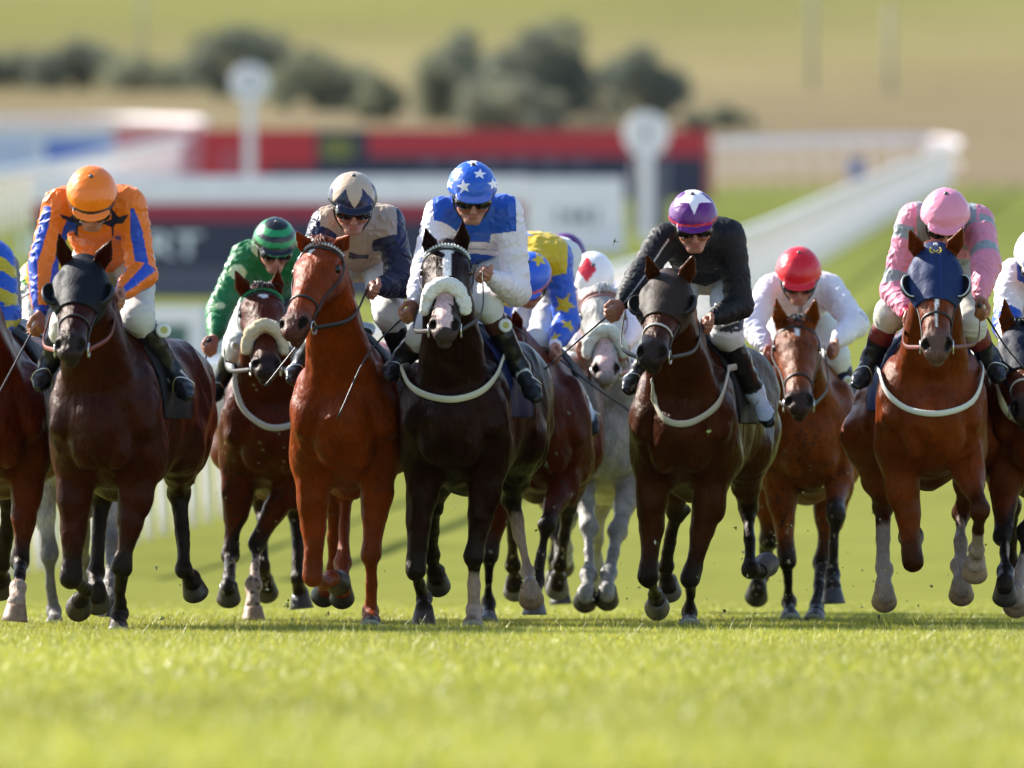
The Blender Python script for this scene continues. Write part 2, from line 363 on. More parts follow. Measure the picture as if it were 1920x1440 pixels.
# ---- grass blades (uncountable)
def grass():
    rng = np.random.RandomState(5); parts = []
    def zone(y0, y1, dens, wd, hh, bw):
        n = int((y1 - y0) * dens * 0 + 0); A = []
        m = int(dens * (y1 - y0) * (2 * wd)); y = rng.uniform(y0, y1, m); x = rng.uniform(-1, 1, m) * wd * (y + D0) / D0
        return x, y, np.full(m, hh), np.full(m, bw)
    Z = [zone(-28, -12, 1200, 2.75, .035, .0065), zone(-12, -5, 3200, 2.75, .042, .0045), zone(-5, 1.5, 7000, 2.75, .045, .0034), zone(1.5, 4, 4500, 2.75, .034, .0034), zone(4, 8, 3000, 2.8, .026, .0042), zone(8, 11, 1600, 2.8, .018, .0042), zone(11, 16, 700, 2.8, .01, .005)]
    o = zone(-24, 10, 800, 6.8, .036, .0075); kp = np.abs(o[0]) > 2.65 * (o[1] + D0) / D0; kp &= rng.rand(len(kp)) < np.clip((7.2 - np.abs(o[0])) / 2.5, .15, 1); Z.append(tuple(q[kp] for q in o))
    x, y, hh, bw = [np.concatenate([z[i] for z in Z]) for i in range(4)]; n = len(x)
    pt = np.stack([x, y, np.zeros(n)], 1); clump = .5 + .5 * vno(pt * V(1, .5, 1), .9, 3, 4); hh = hh * (.8 + .3 * clump) * rng.uniform(.5, 1.35, n)
    stray = rng.rand(n) < .012; hh[stray] *= 1.7
    a = rng.uniform(0, 2 * np.pi, n); lean = rng.uniform(.1, .75, n) * hh; la = rng.uniform(0, 2 * np.pi, n); wv = np.stack([np.cos(a), np.sin(a), np.zeros(n)], 1) * bw[:, None]
    z = terr(x, y); base = np.stack([x, y, z - .003], 1); ld = np.stack([np.cos(la), np.sin(la), np.zeros(n)], 1)
    mid = base + ld * (lean * .35)[:, None] + V(0, 0, 1) * (hh * .6)[:, None]; tip = base + ld * lean[:, None] + V(0, 0, 1) * hh[:, None]
    Vv = np.stack([base - wv * .5, base + wv * .5, mid + wv * .42, mid - wv * .42, tip + wv * .06, tip - wv * .06], 1).reshape(-1, 3)
    i0 = np.arange(n) * 6; Fq = np.concatenate([np.stack([i0, i0 + 1, i0 + 2, i0 + 3], 1), np.stack([i0 + 3, i0 + 2, i0 + 4, i0 + 5], 1)])
    k = rng.rand(n); c = np.where((k < .12)[:, None], np.array((.5, .48, .2)), np.where((k < .5)[:, None], np.array((.25, .285, .025)), np.array((.37, .355, .05)))) * rng.uniform(.75, 1.25, n)[:, None]  # palest blades carry the dew sparkle as a lighter colour
    c = c * (.95 + .13 * vno(pt * V(1, .3, 1), .3, 8, 2))[:, None]
    m = mat('grass_blade', attr=True, rough=.4, spec=.5, trans=.5)
    o = mesh_obj('grass', Vv, Fq, m, None, np.repeat(np.clip(c, .01, 1), 6, 0), False, org=(0, 0, 0)); tag(o, 'short bright green racecourse turf', None, None, 'stuff')
grass()
# ---- rails
def rail(name, pts, h, step, label, rr=.05, wide=True, low=True):
    """white plastic running rail following ground points pts (x,y)"""
    pts = [V(*p) for p in pts]; P = smooth_path([V(p[0], p[1], 0) for p in pts], 14); seg = np.r_[0, np.cumsum(np.linalg.norm(np.diff(P, axis=0), axis=1))]
    n = int(seg[-1] / step) + 1; s = np.linspace(0, seg[-1], n); Q = np.stack([np.interp(s, seg, P[:, i]) for i in (0, 1)] + [np.zeros(n)], 1); Q[:, 2] = terr(Q[:, 0], Q[:, 1])
    cen = Q.mean(0); root = empty(name, (Q[0][0], Q[0][1], Q[0][2]), label, 'railing')
    mb = MB(); v, f = tube(Q + V(0, 0, h), 0, 10, flat=(.06, rr)); mb.add(v, f); mb.build('top_rail', M_paint, root)
    if low:
        mb = MB(); v, f = tube(Q + V(0, 0, h * .5), .03, 8); mb.add(v, f); mb.build('lower_rail', M_paint, root)
    T, A_, B_ = frames(Q); cnt = 0; rest = MB()
    for i in range(n):
        mb = MB() if cnt < 98 else rest; q = Q[i]; sdv = V(-T[i][1], T[i][0], 0); v, f = tube(smooth_path([q + sdv * .28 + V(0, 0, -.05), q + sdv * .3 + V(0, 0, h * .55), q + sdv * .14 + V(0, 0, h * .93), q + V(0, 0, h)], 3), .034, 8); mb.add(v, f); cnt += 1
        if mb is not rest: mb.build('post', M_paint, root)
    if rest.n: tag(rest.build('post', M_paint, root), kind='stuff')
    return root
G2 = lambda *pp: [tuple(inv(px, py)[:2]) for px, py in pp]
rail('running_rail', G2((60, 1085), (275, 1034), (400, 995), (830, 840), (1130, 715), (1390, 605), (1560, 497), (1700, 408), (1765, 370), (1797, 354), (1792, 343), (1750, 337)), 1.42, 1.25, 'long white running rail sweeping from near left behind the horses to the right bend')
fr = G2((1744, 336), (1650, 337), (1500, 341), (1340, 346)); rail('running_rail', fr, 1.35, 1.6, 'far straight stretch of white running rail right of the red and navy banner', rr=.16)
rail('running_rail', G2((-60, 462), (100, 420), (250, 372), (385, 335)), 1.5, 2.4, 'white running rail at far left crossing in front of the blue and white banner', rr=.12)
rail('running_rail', G2((388, 330), (300, 325), (150, 322), (-60, 326)), 1.9, 2.6, 'white running rail at far left behind the blue and white banner, top edge highest', rr=.12)
# ---- banners
def board(px0, px1, pt, pb, d, colf, label, name='banner', th=.08, posts=True, yaw=0, cat='banner', text=None):
    Y = d - D0; a = at(px0, pt, Y); c = at(px1, pb, Y); w_, h_ = c[0] - a[0], a[2] - c[2]; zg = float(zt(d)); root = empty(name, ((a[0] + c[0]) / 2, Y, zg), label, cat)
    nx, nz = max(int(w_ / .06), 8), max(int(h_ / .06), 6); nx = min(nx, 420); u = np.linspace(0, 1, nx); v_ = np.linspace(0, 1, nz); U, W_ = np.meshgrid(u, v_, indexing='ij')
    Fr = np.stack([a[0] + U * w_, np.full(U.shape, Y) + yaw * (U - .5) * w_, c[2] + W_ * h_], -1).reshape(-1, 3); i_ = np.arange(nx * nz).reshape(nx, nz)
    F1 = np.stack([i_[:-1, :-1], i_[1:, :-1], i_[1:, 1:], i_[:-1, 1:]], -1).reshape(-1, 4); m = nx * nz; Bk = Fr + V(0, th, 0); F2 = F1[:, ::-1] + m
    ed = [np.stack([i_[:-1, 0], i_[1:, 0]], 1), np.stack([i_[1:, -1], i_[:-1, -1]], 1), np.stack([i_[0, 1:], i_[0, :-1]], 1), np.stack([i_[-1, :-1], i_[-1, 1:]], 1)]; F3 = np.concatenate([np.stack([e[:, 1], e[:, 0], e[:, 0] + m, e[:, 1] + m], 1) for e in ed])
    pxs = px0 + U.ravel() * (px1 - px0); pys = pb + W_.ravel() * (pt - pb); cl = colf(pxs, pys); cl = np.vstack([cl, np.tile((.6, .6, .6), (m, 1))])
    mesh_obj('panel', np.vstack([Fr, Bk]), np.vstack([F1, F2, F3]), M_board, root, cl, False)
    if posts:
        for k in np.linspace(.03, .97, max(2, min(10, int(w_ / 4)))):
            mb = MB(); x = a[0] + k * w_; box(mb, (x, Y + th + .04 + yaw * (k - .5) * w_, (zg - .1 + a[2]) / 2), (.07, .07, a[2] - zg + .1), (.6, .6, .6)); mb.build('post', M_paint, root)
    return root, a, c, Y
RED = srgb(196, 22, 40); CRIM = srgb(160, 22, 56); NAVY = srgb(28, 30, 62); WHT = np.array((.93, .83, .87))
def pick(c, *rules):
    for m, v in rules: c[m] = v
    return c
def f1(x, y):
    c = np.tile(NAVY, (len(x), 1)); return pick(c, ((x < 592), RED), ((x > 690) & (y < 292) & (x < 1322), srgb(190, 26, 46)), ((x < 480) & (y > 282) & (x > 410), srgb(190, 70, 84)), ((x > 500) & (x < 592) & (y > 312), srgb(60, 40, 60)),
        ((np.hypot((x - 632) / 34, (y - 278) / 22) < 1), srgb(120, 116, 50)), ((x > 1322), srgb(190, 90, 80)), ((x > 760) & (x < 1100) & (y > 298) & (y < 322) & (np.sin(x / 9.) > .1), srgb(88, 84, 104)))
board(378, 1336, 243, 378, 340, f1, 'long red and navy banner beyond the course, left of the far white rail')
def f2(x, y):
    c = np.tile(WHT, (len(x), 1)); return pick(c, ((y > 378) & (y < 414), CRIM), ((y >= 414) & (y < 500), srgb(34, 36, 66)), ((y >= 500), srgb(84, 82, 98)))
r2 = board(62, 985, 330, 572, 200, f2, 'wide white, crimson and navy banner behind the leading jockeys')
def text(s, px, py, d, hpx, col, parent, name='lettering', dy=-.02, wx=1.0):
    cu = bpy.data.curves.new(name, 'FONT'); cu.body = s; cu.size = hpx / (D0 * 400 / d) * 1.38; cu.extrude = .004; cu.align_x = 'CENTER'; cu.align_y = 'CENTER'; cu.offset = .012
    o = bpy.data.objects.new(name, cu); COL.objects.link(o); dg = bpy.context.evaluated_depsgraph_get(); me = bpy.data.meshes.new_from_object(o.evaluated_get(dg)); bpy.data.objects.remove(o)
    o = bpy.data.objects.new(name, me); COL.objects.link(o); me.materials.clear(); me.materials.append(mat('letter_' + str(tuple(np.round(col, 2))), tuple(col), rough=.5)); p = at(px, py, d - D0); o.rotation_euler = (math.pi / 2, 0, 0); o.scale = (wx, 1, 1)
    o.parent = parent; o.location = Vector((p[0], d - D0 + dy, p[2])) - parent.location; return o
text('INSPORT', 205, 462, 200, 46, (.75, .75, .78), r2[0], wx=1.35)
def f3(x, y):
    return pick(np.tile(WHT, (len(x), 1)), ((y > 500), srgb(150, 150, 160)))
r3 = board(985, 1170, 333, 474, 244, f3, 'plain white board with small grey lettering, right of the wide banner')
text('1441', 1082, 408, 244, 34, srgb(130, 132, 140), r3[0])
def f4(x, y):
    return pick(np.tile(srgb(70, 100, 96), (len(x), 1)), ((y < 606), WHT), ((x > 352) & (x < 378), WHT), ((x > 378) & (y < 680), srgb(190, 196, 200)))
board(240, 440, 574, 700, 150, f4, 'green and white panel low behind the leftmost jockeys', 'panel_board')
def f5(x, y):
    return pick(np.tile(srgb(206, 210, 222), (len(x), 1)), ((x > 85) & (x < 212) & (y > 262) & (y < 306), srgb(72, 110, 190)), ((x > 215) & (x < 385), srgb(206, 120, 126)), ((x > 225) & (x < 300) & (y > 262) & (y < 282), srgb(196, 60, 76)), ((x < 60) & (y > 262) & (y < 310) & (np.sin(x / 5.) > .2), srgb(150, 168, 210)))
board(-80, 386, 240, 330, 380, f5, 'pale banner with blue and red patches at the far left')
board(1188, 1250, 300, 432, 270, lambda x, y: np.tile(srgb(90, 88, 104), (len(x), 1)), 'narrow grey panel standing beside the nearer marker post', 'panel_board')
board(1590, 1620, 296, 335, 380, lambda x, y: np.tile(srgb(90, 112, 160), (len(x), 1)), 'small blue notice behind the far white rail', 'notice', cat='sign')
# ---- furlong markers
def marker(px, py, rpx, d, glyph, label, pw):
    c = at(px, py, d - D0); k = d / (D0 * 400); R = rpx * k; zg = float(zt(d)); root = empty('furlong_marker', (c[0], c[1], zg), label, 'marker post', 'furlong markers')
    mb = MB(); n = 32
    th = np.linspace(0, 2 * np.pi, n, endpoint=False); vs = [c + V(math.cos(q) * r_, y_, math.sin(q) * r_) for r_, y_ in ((R * .96, -.05), (R, -.03), (R, .03), (R * .96, .05)) for q in th]
    fs = [(i * n + j, i * n + (j + 1) % n, (i + 1) * n + (j + 1) % n, (i + 1) * n + j) for i in range(3) for j in range(n)] + [tuple(range(n))[::-1], tuple(3 * n + j for j in range(n))]; mb.add(vs, fs); mb.build('disc', M_paint, root, smooth=False)
    mb = MB(); box(mb, (c[0], c[1], (zg - .2 + c[2] - R * .9) / 2), (pw * k, .2, c[2] - R * .9 - zg + .2)); mb.build('post', M_paint, root, smooth=False)
    text(glyph, px, py, d, rpx * 1.05, (.3, .3, .33), root, 'numeral', dy=-.065)
marker(468, 155, 36, 330, '2', 'round white marker disc on a post in front of the left trees', 18); marker(1212, 252, 43, 262, '1', 'round white marker disc on a tall post at the end of the long banner', 25)
# ---- poles far off on the hill
for px, top, bot, wd in ((266, -60, 130, 16), (1522, -80, 180, 22), (1668, 8, 190, 22)):
    p = inv(px, bot); k = (p[1] + D0) / (D0 * 400); mb = MB(); hh = (bot - top) * k; v, f = tube([V(p[0], p[1], p[2] - .5), V(p[0], p[1], p[2] + hh * .5), V(p[0], p[1], p[2] + hh)], [wd * k * .5 * .55, wd * k * .5 * .48, wd * k * .5 * .4], 10); mb.add(v, f)
    tag(mb.build('pole', mat('pole_wood', (.3, .29, .22), rough=.8), None), {266: 'thin grey pole on the hillside above the left bushes', 1522: 'tall grey pole on the hillside, left of the pair on the right', 1668: 'tall grey pole on the hillside, right of the pair'}[px], 'pole', 'poles on the far hillside')
# ---- trees
def tree(px, base, wpx, hpx, seed, label, colr=(.05, .068, .03), n=7500, name='tree'):
    rng = np.random.RandomState(seed); p = inv(px, base); k = (p[1] + D0) / (D0 * 400); W_, Hh = wpx * k / 2, hpx * k
    root = empty(name, tuple(p), label, 'bush' if name == 'bush' else 'tree', 'trees and bushes at the foot of the hill')
    mb = MB(); v, f = tube([p - V(0, 0, .4), p + V(.1, 0, Hh * .3), p + V(.0, 0, Hh * .62)], [.05 * Hh, .04 * Hh, .02 * Hh], 8); mb.add(v, f, (.09, .07, .05)); lobes = []
    for i in range(max(13, int(16 * wpx / hpx))):
        a = rng.uniform(-1, 1); hh = rng.uniform(.14, .82) * (1 - .35 * abs(a)); c = p + V(a * W_ * .72, rng.uniform(-.5, .5) * W_, Hh * hh); rr = Hh * rng.uniform(.13, .26); lobes.append((c, rr))
        v, f = tube(smooth_path([p + V(0, 0, Hh * .12 + .2 * Hh * rng.rand()), (p + c) / 2 + V(0, 0, .1 * Hh), c], 3), [.022 * Hh, .02 * Hh, .018 * Hh, .014 * Hh, .01 * Hh, .008 * Hh, .004 * Hh], 5); mb.add(v, f, (.09, .07, .05))
    mb.build('trunk', mat('bark', attr=True, rough=.9), root)
    C = np.array([l[0] for l in lobes]); R = np.array([l[1] for l in lobes]); i = rng.randint(0, len(lobes), n); d = rng.randn(n, 3); d /= np.linalg.norm(d, axis=1)[:, None]
    c = C[i] + d * (R[i] * rng.uniform(.35, 1.12, n) ** .6)[:, None]; c = c[c[:, 2] > p[2] + .05]; n = len(c); s = rng.uniform(.6, 1.3, n) * Hh * .022 + .03
    a = rng.randn(n, 3); a /= np.linalg.norm(a, axis=1)[:, None]; b_ = np.cross(a, rng.randn(n, 3)); b_ /= np.linalg.norm(b_, axis=1)[:, None]; a *= s[:, None]; b_ *= (s * .6)[:, None]
    Vv = np.stack([c - a, c - b_, c + a, c + b_], 1).reshape(-1, 3); tone = rng.uniform(.6, 1.5, n)[:, None] * np.array(colr) * (1 + .35 * vno(c, .5, seed))[:, None]
    mesh_obj('crown', Vv, np.arange(n * 4).reshape(-1, 4), mat('leaf', attr=True, rough=.7, spec=.25, trans=.25), root, np.repeat(np.clip(tone, .005, 1), 4, 0), False)
DK = (.17, .185, .13); MD = (.23, .24, .15)
for i, t_ in enumerate([(20, 165, 190, 84, 'low dark bush at the far left edge of the hedge line', DK), (140, 168, 230, 110, 'dark rounded bush left of the second bush clump', DK), (290, 172, 250, 84, 'low brownish bush between two dark bushes', MD), (450, 186, 240, 156, 'tall dark tree behind the left marker disc', DK),
        (590, 208, 260, 132, 'wide grey green bush right of the left marker disc', MD), (710, 228, 110, 95, 'small low bush at the right end of the left bush line', MD), (870, 230, 170, 185, 'rounded tree on the left shoulder of the big central clump', MD), (930, 234, 260, 214, 'big tree forming the left part of the central clump', DK), (1035, 242, 250, 232, 'tallest dark tree of the central clump', DK), (1205, 228, 180, 150, 'round dark tree standing apart right of the central clump', DK), (1345, 245, 180, 52, 'low dark bush on the slope right of the white marker disc', MD), (960, 248, 230, 120, 'pale bush in front of the central tree clump', (.27, .265, .18))]):
    tree(*t_[:4], 40 + i, t_[4], t_[5], name='bush' if t_[3] < 100 else 'tree')
# ---- the air
def haze():
    lo, hi = V(-1600, -62, -1.5), V(1600, 3100, float(terr(0, 3000)) + 40); mb = MB(); box(mb, (lo + hi) / 2, hi - lo)
    m = bpy.data.materials.new('air'); m.use_nodes = True; N = m.node_tree.nodes; N.clear(); o_ = N.new('ShaderNodeOutputMaterial'); pv = N.new('ShaderNodeVolumePrincipled'); pv.inputs['Color'].default_value = (.8, .85, .95, 1); pv.inputs['Density'].default_value = HAZE; pv.inputs['Anisotropy'].default_value = 0
    m.node_tree.links.new(pv.outputs[0], o_.inputs['Volume']); tag(mb.build('haze', m, None, smooth=False, org=(0, 0, 0)), 'thin pale haze over the racecourse and hill', None, None, 'stuff')
HAZE = .00002
if HAZE > 0: haze()
# ============================================================ horses
def solve(p0, px, py, L, s, Yref):
    """joint at bone length L from p0 that shows at (px,py); s = -1 towards the lens, +1 away"""
    if 0 < abs(s) < 1: return at(px, py, Yref + s)
    Y = p0[1]
    for _ in range(6):
        q = at(px, py, Y); dx, dz = q[0] - p0[0], q[2] - p0[2]
        Y = p0[1] + s * math.sqrt(max(L * L - dx * dx - dz * dz, 0.0))
    return at(px, py, Y)
HEADPROF = [(-.06, -.035, .062, .06), (.0, -.01, .08, .08), (.14, -.005, .105, .096), (.28, -.012, .108, .106), (.43, -.014, .089, .094), (.58, -.008, .068, .076), (.73, -.002, .06, .062), (.86, -.002, .066, .058), (.96, -.006, .058, .046)]
class Head:
    """frame of a horse head: a = poll to muzzle, l = to the viewer's right, n = out of the face"""
    def __init__(s, poll, muz, roll=0, yaw=0):
        s.p = poll; s.L = np.linalg.norm(muz - poll); s.a = nrm(muz - poll)
        l = np.cross(s.a, V(0, 0, 1)); l = nrm(l)
        if l[0] < 0: l = -l
        l = nrm(l + V(0, math.tan(yaw), 0)); l = nrm(l - s.a * (l @ s.a))
        n = np.cross(s.a, l); n = n if n[1] < 0 or n[2] > .5 else -n
        c, q = math.cos(roll), math.sin(roll); s.l, s.n = c * l + q * n, c * n - q * l
        s.ax = np.array([s.l, s.n, s.a])
    def P(s, t, l=0, n=0): return s.p + s.a * (t * s.L) + s.l * l + s.n * n
    def prof(s, t): return [np.interp(t, [q[0] for q in HEADPROF], [q[i] for q in HEADPROF]) for i in (1, 2, 3)]
    def surf(s, t, th, off=0):
        o, w, h = s.prof(t); th = math.radians(th)
        return s.P(t, (w + off) * math.cos(th), o + (h + off) * math.sin(th))
    def loc(s, X):
        d = X - s.p; return d @ s.a / s.L, d @ s.l, d @ s.n
def head_core(G, H, k=.03, grow=0):
    prev = None
    for t, o, w_, h_ in HEADPROF:
        c = H.P(t, 0, o); r = (w_ + grow, h_ + grow)
        if prev is not None: G.seg(prev[0], c, prev[1], r, H.l, k=k if t < .1 else .02)
        prev = (c, r)
    for s in (-1, 1):
        G.ell(H.P(.27, s * .058, -.062), (.044 + grow, .068 + grow, .09 + grow), H.ax, k=.03)      # cheek
        G.ell(H.P(.235, s * .085, .036), (.026 + grow, .03 + grow, .05 + grow), H.ax, k=.02)       # brow
        G.seg(H.P(.36, s * .08, -.005), H.P(.62, s * .058, -.006), .017 + grow, .01 + grow, k=.02)  # facial crest
    G.seg(H.P(.2, 0, .06), H.P(.75, 0, .04), (.03 + grow, .02 + grow), (.02 + grow, .012 + grow), H.l, k=.02)
def make_horse(S):
    t0 = time.time()
    Y0 = S['Y0']; cx = S['cx']; zo = S.get('zo', -.07); h = S.get('h', .0095); sc = S.get('sc', 1.0)
    C = at(cx, 800, Y0); dxr = S.get('dxr', 0) / 400 / 1.3; yw = math.atan(dxr); cy, sy = math.cos(yw), math.sin(yw)
    lat = V(cy, -sy, 0); bk = V(sy, cy, 0)
    B = lambda x, y, z: V(C[0], Y0, 0) + lat * (x * sc) + bk * (y * sc) + V(0, 0, z * sc + zo)
    root = empty('race_horse', (C[0], Y0 + .6, 0), S['label'], 'horse', 'horses galloping in the race')
    coat = np.array(S['coat']); dark = np.array(S.get('dark', (.012, .008, .006)))
    # head and neck
    poll = at(*S['poll'], Y0 + S.get('pollY', -.34))
    muz = solve(poll, *S['muz'], .63 * sc, -1, Y0)
    H = Head(poll, poll + nrm(muz - poll) * .63 * sc, S.get('roll', 0), S.get('hyaw', 0))
    wb = B(0, .3, 1.3)
    # legs
    legs = []
    for side, key in ((-1, 'FL'), (1, 'FR')):
        q = S[key]; E = B(side * S.get('ew', .15), .10, .90)
        K = solve(E, q[0][0], q[0][1], .46, q[0][2], Y0); F = solve(K, q[1][0], q[1][1], .29, q[1][2], Y0)
        c = solve(F, q[2][0], q[2][1], .12, q[2][2], Y0); T = solve(c, q[3][0], q[3][1], .085, q[3][2], Y0)
        legs.append(('F', side, [B(side * .15, -.04, 1.12), E, K, F, c, T], q[4] if len(q) > 4 else 0))
    for side, key in ((-1, 'HL'), (1, 'HR')):
        q = S[key]; Hp = B(side * .13, 1.22, 1.24); St = B(side * S.get('sw', .175), S.get('sy', 1.0), S.get('sz', .96))
        K = solve(St, q[0][0], q[0][1], .44, q[0][2], Y0); F = solve(K, q[1][0], q[1][1], .37, q[1][2], Y0)
        c = solve(F, q[2][0], q[2][1], .13, q[2][2], Y0); T = solve(c, q[3][0], q[3][1], .085, q[3][2], Y0)
        legs.append(('H', side, [Hp, St, K, F, c, T], q[4] if len(q) > 4 else 0))
    pts = [B(-.45, -.2, .6), B(.45, 1.75, 1.6), H.P(1.1), H.P(0, .2), H.P(0, -.2), H.P(0, 0, .2)] + [p for l in legs for p in l[2]]
    pts = np.array(pts); G = SDF(pts.min(0) - .12, pts.max(0) + .12, h)
    st = [(-.10, 1.04, .14, .17), (.0, 1.06, .195, .26), (.15, 1.09, .215, .33), (.35, 1.10, .215, .385), (.6, 1.10, .245, .355), (.85, 1.13, .265, .32), (1.1, 1.17, .26, .29), (1.3, 1.2, .255, .265), (1.48, 1.2, .19, .2)]
    bw = S.get('bw', 1.0); prev = None
    for y, z, w_, h_ in st:
        c = B(0, y, z); r = (w_ * sc * bw, h_ * sc)
        if prev is not None: G.seg(prev[0], c, prev[1], r, lat, k=.05)
        prev = (c, r)
    AX = np.array([lat, bk, V(0, 0, 1)])
    for s in (-1, 1):
        G.ell(B(s * .165 * bw, .03, 1.1), (.085, .14, .24), AX, k=.06)          # shoulder
        G.ell(B(s * .17 * bw, .12, .96), (.085, .15, .15), AX, k=.05)           # triceps
        G.ell(B(s * .078, -.115, .985), (.074, .078, .135), AX, k=.012); G.seg(B(s * .06, -.125, 1.2), B(s * .175, -.09, 1.04), .05, .062, k=.014)        # pectoral
        G.ell(B(s * .14 * bw, -.07, 1.1), (.06, .07, .10), AX, k=.03)           # point of shoulder
        G.ell(B(s * .15, 1.2, 1.22), (.13, .24, .22), AX, k=.06)           # haunch
        G.ell(B(s * .17, 1.28, 1.05), (.11, .19, .22), AX, k=.06)
    # neck
    nb = [B(0, .32, 1.27), B(0, .08, 1.22), None, None, H.P(.03, 0, -.03)]
    nb[2] = nb[1] * .62 + nb[4] * .38 + V(0, 0, .02); nb[3] = nb[1] * .27 + nb[4] * .73 + V(0, 0, .035)
    G.chain(nb, [(.13, .24), (.15, .25), (.115, .19), (.085, .145), (.068, .105)], lat, k=.07, sub=3)
    for s in (-1, 1):   # jugular groove, muscle strap
        G.seg(nb[1] + lat * s * .09 + V(0, -.02, -.14), nb[3] + lat * s * .055 + V(0, 0, -.075), .045, .035, k=.04)
    for s in (-1, 1):
        G.seg(H.P(.14, s * .045, -.1), B(s * .11, -.04, 1.14), .042, .085, k=.07)
        G.seg(B(s * .235 * bw, -.02, 1.22), B(s * .24 * bw, .1, .98), .01, .012, k=.035, op='-')
    head_core(G, H)
    # jaw, chin, lips
    G.chain([H.P(.2, 0, -.09), H.P(.5, 0, -.075), H.P(.78, 0, -.058), H.P(.93, 0, -.058)], [(.05, .04), (.036, .03), (.03, .022), (.034, .022)], H.l, k=.03)
    mo = S.get('mouth', .012)
    G.ell(H.P(.95, 0, -.05 - mo), (.036, .022, .035), H.ax, k=.012)
    G.seg(H.P(.99, -.05, -.036 - mo * .5), H.P(.99, .05, -.036 - mo * .5), mo * .5, mo * .5, k=.008, op='-')
    for s in (-1, 1):
        G.ell(H.P(.9, s * .048, .016), (.027, .033, .042), H.ax, k=.018)
        G.ell(H.P(.945, s * .054, .034), (.017, .022, .026), H.ax, k=.008, op='-')
        G.ell(H.P(.25, s * .114, .012), (.016, .02, .026), H.ax, k=.012, op='-')
    # ears
    ears = []
    for s, key in ((-1, 'earL'), (1, 'earR')):
        b = H.P(.035, s * .07, .03); tip = solve(b, *S[key], .19, S.get('earS', -1), Y0); d = nrm(tip - b); tip = b + d * .185
        sd_ = nrm(np.cross(d, V(0, 1, 0))); mid = b + (tip - b) * .42
        G.seg(b, mid, (.03, .024), (.04, .021), sd_, k=.015); G.seg(mid, tip, (.04, .021), (.007, .007), sd_, k=.008)
        fr = np.cross(sd_, d); fr = fr if fr[1] < 0 else -fr
        G.seg(mid + fr * .02 - (tip - b) * .2, mid + fr * .014 + (tip - b) * .36, (.024, .017), (.007, .007), sd_, k=.006, op='-')
        ears.append((b, tip))
    for kind, side, J, cov in legs:
        if kind == 'F':
            G.seg(J[0], J[1], .09, .08, k=.06)
            m1 = J[1] + (J[2] - J[1]) * .35; m2 = J[1] + (J[2] - J[1]) * .8
            G.chain([J[1], m1, m2, J[2]], [.09, .073, .04, .045], k=.06, sub=2)
            G.ell(J[1] + (J[2] - J[1]) * .3 + lat * side * .035 + V(0, -.03, 0), (.042, .045, .12), k=.025); G.ell(J[1] + (J[2] - J[1]) * .22 - lat * side * .03 + V(0, -.02, 0), (.04, .045, .1), k=.02)
            fw = nrm((J[2] - J[1]) * 0 + V(0, -1, 0)); G.ell(J[2] + fw * .008, (.045, .041, .05), k=.02)
            c1 = J[2] + (J[3] - J[2]) * .2; c2 = J[2] + (J[3] - J[2]) * .8
            G.chain([J[2], c1, c2, J[3]], [.039, .026, .023, .032], k=.015, sub=2)
            G.seg(c1 + V(0, .02, 0), c2 + V(0, .02, 0), .014, .014, k=.015)
        else:
            G.seg(J[0], J[1], .145, .115, k=.09)
            m1 = J[1] + (J[2] - J[1]) * .4; m2 = J[1] + (J[2] - J[1]) * .82
            G.chain([J[1], m1, m2, J[2]], [.115, .08, .043, .045], k=.07, sub=2)
            G.seg(B(side * .16, 1.38, 1.08), J[1] * .45 + J[2] * .55 + V(0, .05, 0), .125, .06, k=.08); G.seg(J[1] + V(0, .15, .0), m2 + V(0, .06, 0), .085, .024, k=.05)
            hb = nrm(nrm(J[2] - J[1]) - nrm(J[3] - J[2])); G.seg(J[2], J[2] + hb * .05 , .036, .022, k=.025)
            G.ell(J[2], (.046, .04, .05), k=.02)
            c1 = J[2] + (J[3] - J[2]) * .2; c2 = J[2] + (J[3] - J[2]) * .85
            G.chain([J[2], c1, c2, J[3]], [.043, .033, .027, .036], k=.015, sub=2)
        G.ell(J[3], (.039, .04, .038), k=.015)
        G.chain([J[3], (J[3] + J[4]) / 2, J[4]], [.034, .027, .038], k=.012, sub=2)
        G.seg(J[4], J[4] + (J[5] - J[4]) * .3, .04, .043, k=.01)
    P, F = G.mesh(); P = relax(P, F, 2, .5); N0 = vnormals(P, F); vein = 1 - np.abs(vno(P * V(1, 1, .6), 2.6, 17, 2)) * 2.2
    hd_ = np.clip(np.linalg.norm(P - H.P(.5), axis=1) / .3 - .6, .15, 1); P = P + N0 * (hd_ * (.0058 * vno(P, 2.8, 15, 2) + .0052 * np.clip(vein, -1, 1)))[:, None]
    # colour pattern
    n1 = vno(P, 3.0, 5); col = np.tile(coat, (len(P), 1)) * (1 + .12 * n1)[:, None]
    t_, l_, n_ = H.loc(P); isH = (t_ > -.15) & (np.abs(l_) < .16) & (np.abs(n_) < .2) & (t_ < 1.15)
    bp = S.get('points', 1.0); zr = P[:, 2]
    muzc = np.array(S.get('muzc', (.022, .016, .015)))
    col = np.where(isH[:, None], lerp(col, muzc, (sst(.72, .9, t_) * S.get('muzk', .9))), col)
    for kind, side, J, cov in legs:
        ch = [J[1], J[2], J[3], J[4], J[5]]; d, s_ = near(P, ch)
        m = (d < .14) * (s_ > .3)
        k1 = m * sst(.62 if kind == 'F' else .55, 1.0, s_ + .06 * n1) * bp
        col = lerp(col, dark, k1)
        if cov: col = lerp(col, np.array((.33, .24, .19)), (d < .12) * sst(cov - .06, cov + .06, s_ + .08 * vno(P, 9, 3)))
    if S.get('flank_sheen') is not None:
        by = (P - B(0, 0, 0)) @ bk; col = lerp(col, np.array(S['flank_sheen']), sst(.35, 1.0, by) * sst(.9, 1.2, P[:, 2]) * .7)  # grey sheen on rear flank and rump, mixed into the coat colour
